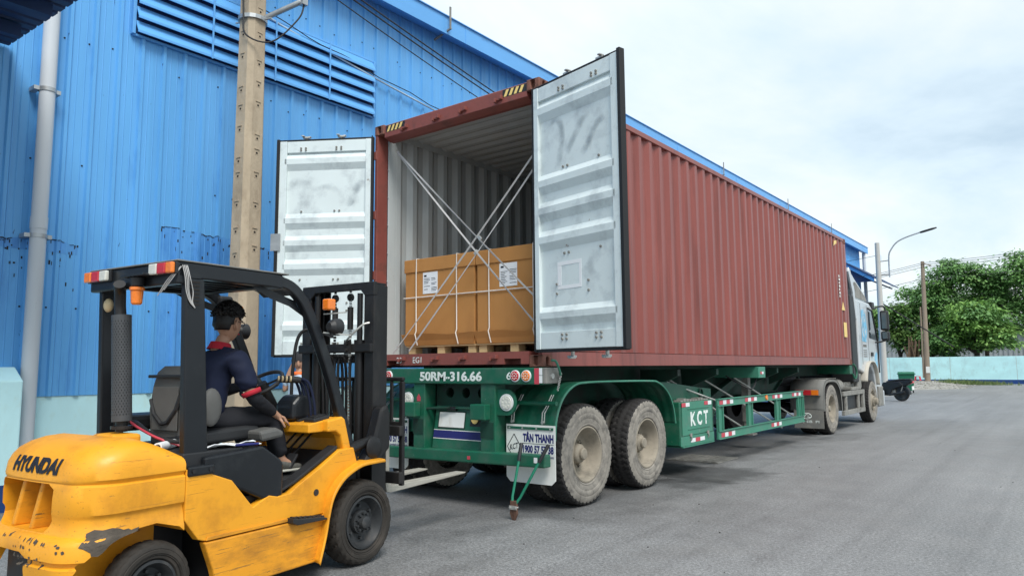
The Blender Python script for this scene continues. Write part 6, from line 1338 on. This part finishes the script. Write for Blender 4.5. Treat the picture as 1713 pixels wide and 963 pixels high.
def hand(parent_joints, wrist, d, palm_n, side, curl=.6, size=1.):
    """returns joints+edges for palm and five fingers rooted at wrist, pointing along d, palm facing palm_n"""
    d = Vector(d).normalized(); n = Vector(palm_n).normalized(); s = d.cross(n).normalized()*side
    J = []; E_ = []; base = len(parent_joints)
    J.append((Vector(wrist)+d*.045*size, (.030*size, .016*size)))
    J.append((Vector(wrist)+d*.085*size, (.036*size, .014*size))); E_ += [(base, base+1)]
    for k, (off, ln) in enumerate(((-.030, .075), (-.010, .085), (.010, .08), (.028, .065))):
        a = Vector(wrist)+d*.09*size+s*off*size; prev = base+1; p = a; dd = d.copy()
        for seg in range(3):
            p = p+dd*(ln/3*size if seg else .012*size); J.append((p, .0088*size*(1-.12*seg))); E_.append((prev, base+len(J)-1)); prev = base+len(J)-1
            dd = (dd+n*curl*(.8 if seg else .5)).normalized()
    p = Vector(wrist)+d*.035*size-s*.028*size; prev = base; dd = (d*.6-s*.8+n*.35).normalized()
    for seg in range(3): p = p+dd*.026*size; J.append((p, .0095*size*(1-.1*seg))); E_.append((prev, base+len(J)-1)); prev = base+len(J)-1; dd = (dd+d*.3+n*.25).normalized()
    return J, E_
def head(parent, c, fwd, r=.105, hair='hair', curls=True, cap=False):
    """sculpted head as part of a body: returns head mesh (skin) and builds hair"""
    f = Vector(fwd).normalized(); up = Vector((0, 0, 1)); rt = f.cross(up).normalized(); up = rt.cross(f)
    c = Vector(c)
    def W(x, y, z): return c+rt*x+f*y+up*z
    m = MB(); n, k = 36, 28; V = []
    def prof(u, v):   # u azimuth (0 = front), v polar
        x = math.sin(v)*math.sin(u)*.076; y = math.sin(v)*math.cos(u)*.096; z = math.cos(v)*.118
        if z < -.01:
            t = min(1, (-z-.01)/.108); x *= 1-.30*t; y = y*(1-.22*t)+.018*t        # jaw
        fr = max(0, math.cos(u))
        def g(u0, z0, su, sz): return math.exp(-((u-u0)/su)**2-((z-z0)/sz)**2)
        uu = (u+math.pi) % (2*math.pi)-math.pi; u_ = uu
        def gg(u0, z0, su, sz): return math.exp(-((u_-u0)/su)**2-((z-z0)/sz)**2)
        y += .024*gg(0, -.022, .16, .020)+.010*gg(0, .005, .13, .03)+.006*gg(0, -.062, .3, .012)+.006*gg(0, -.098, .35, .02)-.012*(gg(.42, .004, .2, .016)+gg(-.42, .004, .2, .016))+.006*(gg(.4, .026, .3, .012)+gg(-.4, .026, .3, .012))
        return W(x, y, z)
    rows = [[prof(2*math.pi*j/n, math.pi*i/k) for j in range(n+1)] for i in range(k+1)]
    m.grid(rows); hd_ = m.build('head', 'skin', parent, smooth=180)
    for s in (1, -1):
        e_ = MB(); e_.ball(tuple(W(.074*s, -.012, -.012)), (.012, .022, .034), 12, 8); e_.tube([W(.080*s, .0, .015), W(.086*s, -.018, .018), W(.086*s, -.03, -.005), W(.080*s, -.015, -.04)], .006, 6); e_.build('ear', 'skin', hd_, smooth=180)
        y_ = MB(); y_.ball(tuple(W(.031*s, .082, .004)), (.012, .010, .008), 10, 6); y_.build('eye', 'white', hd_, smooth=180); y_ = MB(); y_.ball(tuple(W(.031*s, .090, .004)), (.005, .005, .006), 8, 6); y_.build('pupil', 'hair', hd_)
        y_ = MB(); y_.tube([W(.014*s, .097, .026), W(.032*s, .094, .031), (W(.052*s, .080, .026))], .004, 6); y_.build('eyebrow', 'hair', hd_)
    li = MB(); li.tube([W(-.024, .088, -.062), W(0, .098, -.06), W(.024, .088, -.062)], .005, 6); li.build('lips', 'redtrim', hd_)
    if cap:
        q = MB(); rows = []
        for i in range(9):
            v = math.pi*.5*i/8+.02; rows.append([W(math.sin(v)*math.sin(2*math.pi*j/24)*.088, math.sin(v)*math.cos(2*math.pi*j/24)*.108-.004, math.cos(v)*.122+.018) for j in range(25)])
        q.grid(rows); q.build('cap_crown', 'cap', hd_, smooth=180)
        q = MB(); q.grid([[W(.085*math.sin(a), .09*math.cos(a), .022) for a in [-1.1+.22*j for j in range(11)]], [W(.10*math.sin(a), .09*math.cos(a)+.08*max(0, math.cos(a*1.3)), .004) for a in [-1.1+.22*j for j in range(11)]]]); o = q.build('cap_peak', 'cap', hd_, smooth=180, fix=False); so = o.modifiers.new('s', 'SOLIDIFY'); so.thickness = .004
        return hd_
    q = MB(); rd = random.Random(4); rows = []
    def hairline(u):  # lowest polar angle reached by hair at azimuth u
        a = abs((u+math.pi) % (2*math.pi)-math.pi); return .95 if a < .7 else (1.10 if a < 1.1 else (1.38 if a < 1.35 else (1.22 if a < 1.85 else (1.66 if a < 2.15 else 1.98))))
    for i in range(15):
        row = []
        for j in range(49):
            u = 2*math.pi*j/48; v = hairline(u)*i/14; t = 1.17+.06*mnoise.noise((u*3, v*5, 1))
            a = abs((u+math.pi) % (2*math.pi)-math.pi); th = (1.06 if i > 12 else t)*(1.0 if a > 1.4 and v > 1.3 else 1.03)
            x = math.sin(v)*math.sin(u)*.078*th; y = math.sin(v)*math.cos(u)*.098*th; z = math.cos(v)*.118*(th+.12*max(0, math.cos(v)))
            row.append(W(x, y, z))
        rows.append(row)
    q.grid(rows); hr = q.build('hair', hair, hd_, smooth=180, fix=False); so = hr.modifiers.new('s', 'SOLIDIFY'); so.thickness = .008
    if curls:
        q = MB()
        for k in range(1100):
            u = rd.uniform(-math.pi, math.pi); v = rd.uniform(0, 1)**.6*min(hairline(u), 1.25); nv = Vector((math.sin(v)*math.sin(u)*.080*1.17, math.sin(v)*math.cos(u)*.10*1.17, math.cos(v)*.128*1.14)); p = W(*nv); d = (p-c).normalized(); tx = d.orthogonal().normalized(); ty = d.cross(tx); a0 = rd.uniform(0, 6.3); r_ = rd.uniform(.006, .011)
            q.tube([p+d*(.026*t-.008)+r_*(tx*math.cos(a0+t*5)+ty*math.sin(a0+t*5)) for t in (0, .25, .5, .75, 1.)], .0045, 4)
        q.build('curls', hair, hr, fix=False)
    return hd_
# ---- driver ----
dv = thing('person', 'forklift driver in navy polo with red collar and cuffs, gripping the wheel', 'person'); on_fk(dv)
HIP = Vector((.0, -1.0, 1.09)); NECK = Vector((.0, -.87, 1.575)); HC = Vector((.01, -.825, 1.715))
SHR = Vector((.195, -.88, 1.475)); ELR = Vector((.265, -.80, 1.215)); WRR = Vector((.225, -.585, 1.10))
SHL = Vector((-.195, -.86, 1.475)); ELL = Vector((-.25, -.72, 1.24)); WRL = Vector((-.165, -.555, 1.285))
KNR = Vector((.15, -.565, 1.075)); ANR = Vector((.195, -.50, .775)); KNL = Vector((-.15, -.56, 1.06)); ANL = Vector((-.16, -.50, .765))
J = [(HIP, (.09, .07)), (Vector((0, -.975, 1.22)), (.115, .09)), (Vector((0, -.93, 1.37)), (.10, .08)), (Vector((0, -.885, 1.47)), (.075, .06)), (NECK, (.046, .05)), (HC+Vector((0, -.01, -.06)), (.055, .06)),
     (SHR, .045), (ELR, .040), (WRR, .028), (SHL, .045), (ELL, .040), (WRL, .028),
     (Vector((.09, -.93, 1.055)), .06), (KNR, .048), (ANR, .036), (Vector((-.09, -.93, 1.055)), .06), (KNL, .048), (ANL, .036),
     (ANR+Vector((.005, .10, -.05)), (.038, .028)), (ANL+Vector((.0, .10, -.05)), (.038, .028))]
E_ = [(0, 1), (1, 2), (2, 3), (3, 4), (4, 5), (3, 6), (6, 7), (7, 8), (3, 9), (9, 10), (10, 11), (0, 12), (12, 13), (13, 14), (0, 15), (15, 16), (16, 17), (14, 18), (17, 19)]
hj, he = hand(J, WRR, (-.05, .75, -.35), (-.5, .1, -.75), 1, .55); J += hj; E_ += he+[(8, len(J)-len(hj))]
n0 = len(J); hj, he = hand(J, WRL, (.45, .75, -.05), (.3, -.1, -.8), -1, .75); J += hj; E_ += he+[(11, n0)]
body = skinmesh('body', J, E_, 'skin', dv)
hd0 = head(body, HC, Vector((-.24, .97, -.06)))
gl = MB(); gf = Vector((-.24, .97, 0)).normalized(); gr_ = Vector((gf.y, -gf.x, 0))
def G(x, y, z): return HC+gr_*x+gf*y+Vector((0, 0, z))
for s_ in (1, -1):
    gl.tube([G(.032*s_+.022*math.cos(a), .104, .002+.016*math.sin(a)) for a in [i*math.pi/6 for i in range(13)]], .0025, 5); gl.tube([G(.054*s_, .102, .006), G(.080*s_, .06, .010), G(.083*s_, -.02, .012)], .0028, 5)
gl.tube([G(-.010, .106, .004), G(.010, .106, .004)], .0025, 5); gl.build('glasses', 'black', hd0)
skinmesh('polo_shirt', [(HIP+Vector((0, 0, -.03)), (.150, .125)), (Vector((0, -.98, 1.20)), (.155, .130)), (Vector((0, -.935, 1.36)), (.172, .138)), (Vector((0, -.895, 1.485)), (.145, .108)), (NECK+Vector((0, -.005, -.025)), (.078, .078)),
     (SHR+Vector((0, 0, .005)), .085), (SHR.lerp(ELR, .45), .074), (SHR.lerp(ELR, .82), .068), (SHL+Vector((0, 0, .005)), .085), (SHL.lerp(ELL, .45), .072), (SHL.lerp(ELL, .82), .066)],
     [(0, 1), (1, 2), (2, 3), (3, 4), (3, 5), (5, 6), (6, 7), (3, 8), (8, 9), (9, 10)], 'polo', dv, 3, fold=.007)
for (a, b) in ((SHR, ELR), (SHL, ELL)):
    d = (b-a).normalized(); m = MB(); m.cyl(a.lerp(b, .80), a.lerp(b, .80)+d*.032, .058, .057, 24, False); o = m.build('red_cuff', 'redtrim', dv, smooth=60); so = o.modifiers.new('s', 'SOLIDIFY'); so.thickness = .006; so.offset = 1
q = MB(); rows = []
for (z, r, o_) in ((.0, .058, 0), (.022, .057, .002), (.042, .056, .004), (.044, .062, .004), (.016, .072, 0), (-.004, .082, -.004)):
    rows.append([NECK+Vector((r*math.sin(a)*1.02, r*math.cos(a)*1.05-.004+o_, z-.035+.012*(-math.cos(a)))) for a in [2*math.pi*j/28 for j in range(29)]])
q.grid(rows); q.build('red_collar', 'redtrim', dv, smooth=50, fix=False)
for (s_, e, w) in ((SHR, ELR, WRR), (SHL, ELL, WRL)): skinmesh('arm_sleeve', [(s_.lerp(e, .78), .050), (e, .050), (e.lerp(w, .5), .043), (e.lerp(w, .96), .034)], [(0, 1), (1, 2), (2, 3)], 'trouser', dv, 3, fold=.004, fscale=22)
skinmesh('trousers', [(HIP+Vector((0, 0, .06)), (.145, .12)), (HIP+Vector((0, .01, -.02)), (.155, .12)), (Vector((.10, -.90, 1.065)), .105), (Vector((.135, -.73, 1.075)), .092), (KNR, .076), (KNR.lerp(ANR, .5), .066), (KNR.lerp(ANR, .93), .058), (Vector((-.095, -.90, 1.05)), .098), (Vector((-.13, -.73, 1.065)), .088), (KNL, .076), (KNL.lerp(ANL, .5), .066), (KNL.lerp(ANL, .93), .058)],
     [(0, 1), (1, 2), (2, 3), (3, 4), (4, 5), (5, 6), (1, 7), (7, 8), (8, 9), (9, 10), (10, 11)], 'trouser', dv, 3, fold=.007)
for a in (ANR, ANL):
    q = skinmesh('shoe', [(a+Vector((0, -.03, -.015)), (.040, .036)), (a+Vector((.005, .03, -.035)), (.042, .034)), (a+Vector((.012, .10, -.05)), (.044, .028)), (a+Vector((.018, .165, -.055)), (.036, .02))], [(0, 1), (1, 2), (2, 3)], 'shoe', dv)
    m = MB(); m.prism([(-.075, -.04), (-.06, .05), (-.045, .13), (-.02, .18), (.03, .185), (.055, .13), (.05, .03), (.035, -.06), (-.02, -.075)], 'z', -.014, .0); o = m.build('shoe_sole', 'sole', q, .005); o.location = a+Vector((.012, .01, -.062)); o.rotation_euler.x = 0
# ---- worker at the left door ----
wk = thing('person', 'worker in dark cap and pale shirt reaching up behind the forklift mast', 'person', (-2.80, -.74, 0), 0)
J = [(Vector((0, 0, .90)), (.13, .10)), (Vector((0, 0, 1.05)), (.12, .095)), (Vector((0, .0, 1.20)), (.145, .10)), (Vector((0, 0, 1.30)), (.11, .08)), (Vector((0, .01, 1.365)), (.05, .055)), (Vector((0, .02, 1.43)), (.055, .06)),
     (Vector((.17, 0, 1.28)), .055), (Vector((.20, .02, 1.02)), .04), (Vector((.19, .10, .80)), .027), (Vector((-.15, -.01, 1.27)), .055), (Vector((-.20, -.06, 1.16)), .042), (Vector((-.115, -.015, 1.43)), .030),
     (Vector((.09, 0, .86)), .085), (Vector((.10, .02, .47)), .058), (Vector((.10, -.01, .08)), .04), (Vector((.11, .12, .035)), (.04, .03)), (Vector((-.09, 0, .86)), .085), (Vector((-.11, .03, .47)), .058), (Vector((-.12, 0, .08)), .04), (Vector((-.13, .13, .035)), (.04, .03))]
E_ = [(0, 1), (1, 2), (2, 3), (3, 4), (4, 5), (3, 6), (6, 7), (7, 8), (3, 9), (9, 10), (10, 11), (0, 12), (12, 13), (13, 14), (14, 15), (0, 16), (16, 17), (17, 18), (18, 19)]
n0 = len(J); hj, he = hand(J, Vector((-.115, -.015, 1.43)), (.12, .15, .95), (.2, .9, -.2), 1, .3); J += hj; E_ += he+[(11, n0)]
n0 = len(J); hj, he = hand(J, Vector((.19, .10, .80)), (-.05, .2, -.95), (-1, 0, 0), -1, .3); J += hj; E_ += he+[(8, n0)]
wb2 = skinmesh('body', J, E_, 'skin', wk); head(wb2, (0, .03, 1.475), (.75, .66, .05), cap=True)
skinmesh('shirt', [(Vector((0, 0, .88)), (.150, .118)), (Vector((0, 0, 1.05)), (.142, .112)), (Vector((0, 0, 1.20)), (.165, .115)), (Vector((0, 0, 1.305)), (.125, .09)), (Vector((0, .008, 1.345)), (.066, .066)), (Vector((.175, 0, 1.28)), .075), (Vector((.195, .01, 1.12)), .062), (Vector((-.155, -.01, 1.275)), .075), (Vector((-.19, -.045, 1.20)), .062)], [(0, 1), (1, 2), (2, 3), (3, 4), (3, 5), (5, 6), (3, 7), (7, 8)], 'shirt2', wk, 3, fold=.006)
m = MB(); m.cyl((0, .008, 1.335), (0, .01, 1.375), .075, .068, 24, False); o = m.build('orange_collar', 'orange', wk, smooth=60); so = o.modifiers.new('s', 'SOLIDIFY'); so.thickness = .008
skinmesh('trousers', [(Vector((0, 0, .93)), (.145, .115)), (Vector((0, 0, .86)), (.14, .11)), (Vector((.095, 0, .78)), .095), (Vector((.10, .02, .47)), .075), (Vector((.10, -.01, .10)), .062), (Vector((-.095, 0, .78)), .095), (Vector((-.11, .03, .47)), .075), (Vector((-.12, 0, .10)), .062)], [(0, 1), (1, 2), (2, 3), (3, 4), (1, 5), (5, 6), (6, 7)], 'jean', wk)
for x in (.105, -.125): skinmesh('shoe', [(Vector((x, -.05, .045)), .042), (Vector((x, .05, .045)), (.045, .038)), (Vector((x*1.05, .16, .035)), (.04, .028))], [(0, 1), (1, 2)], 'shoe', wk)
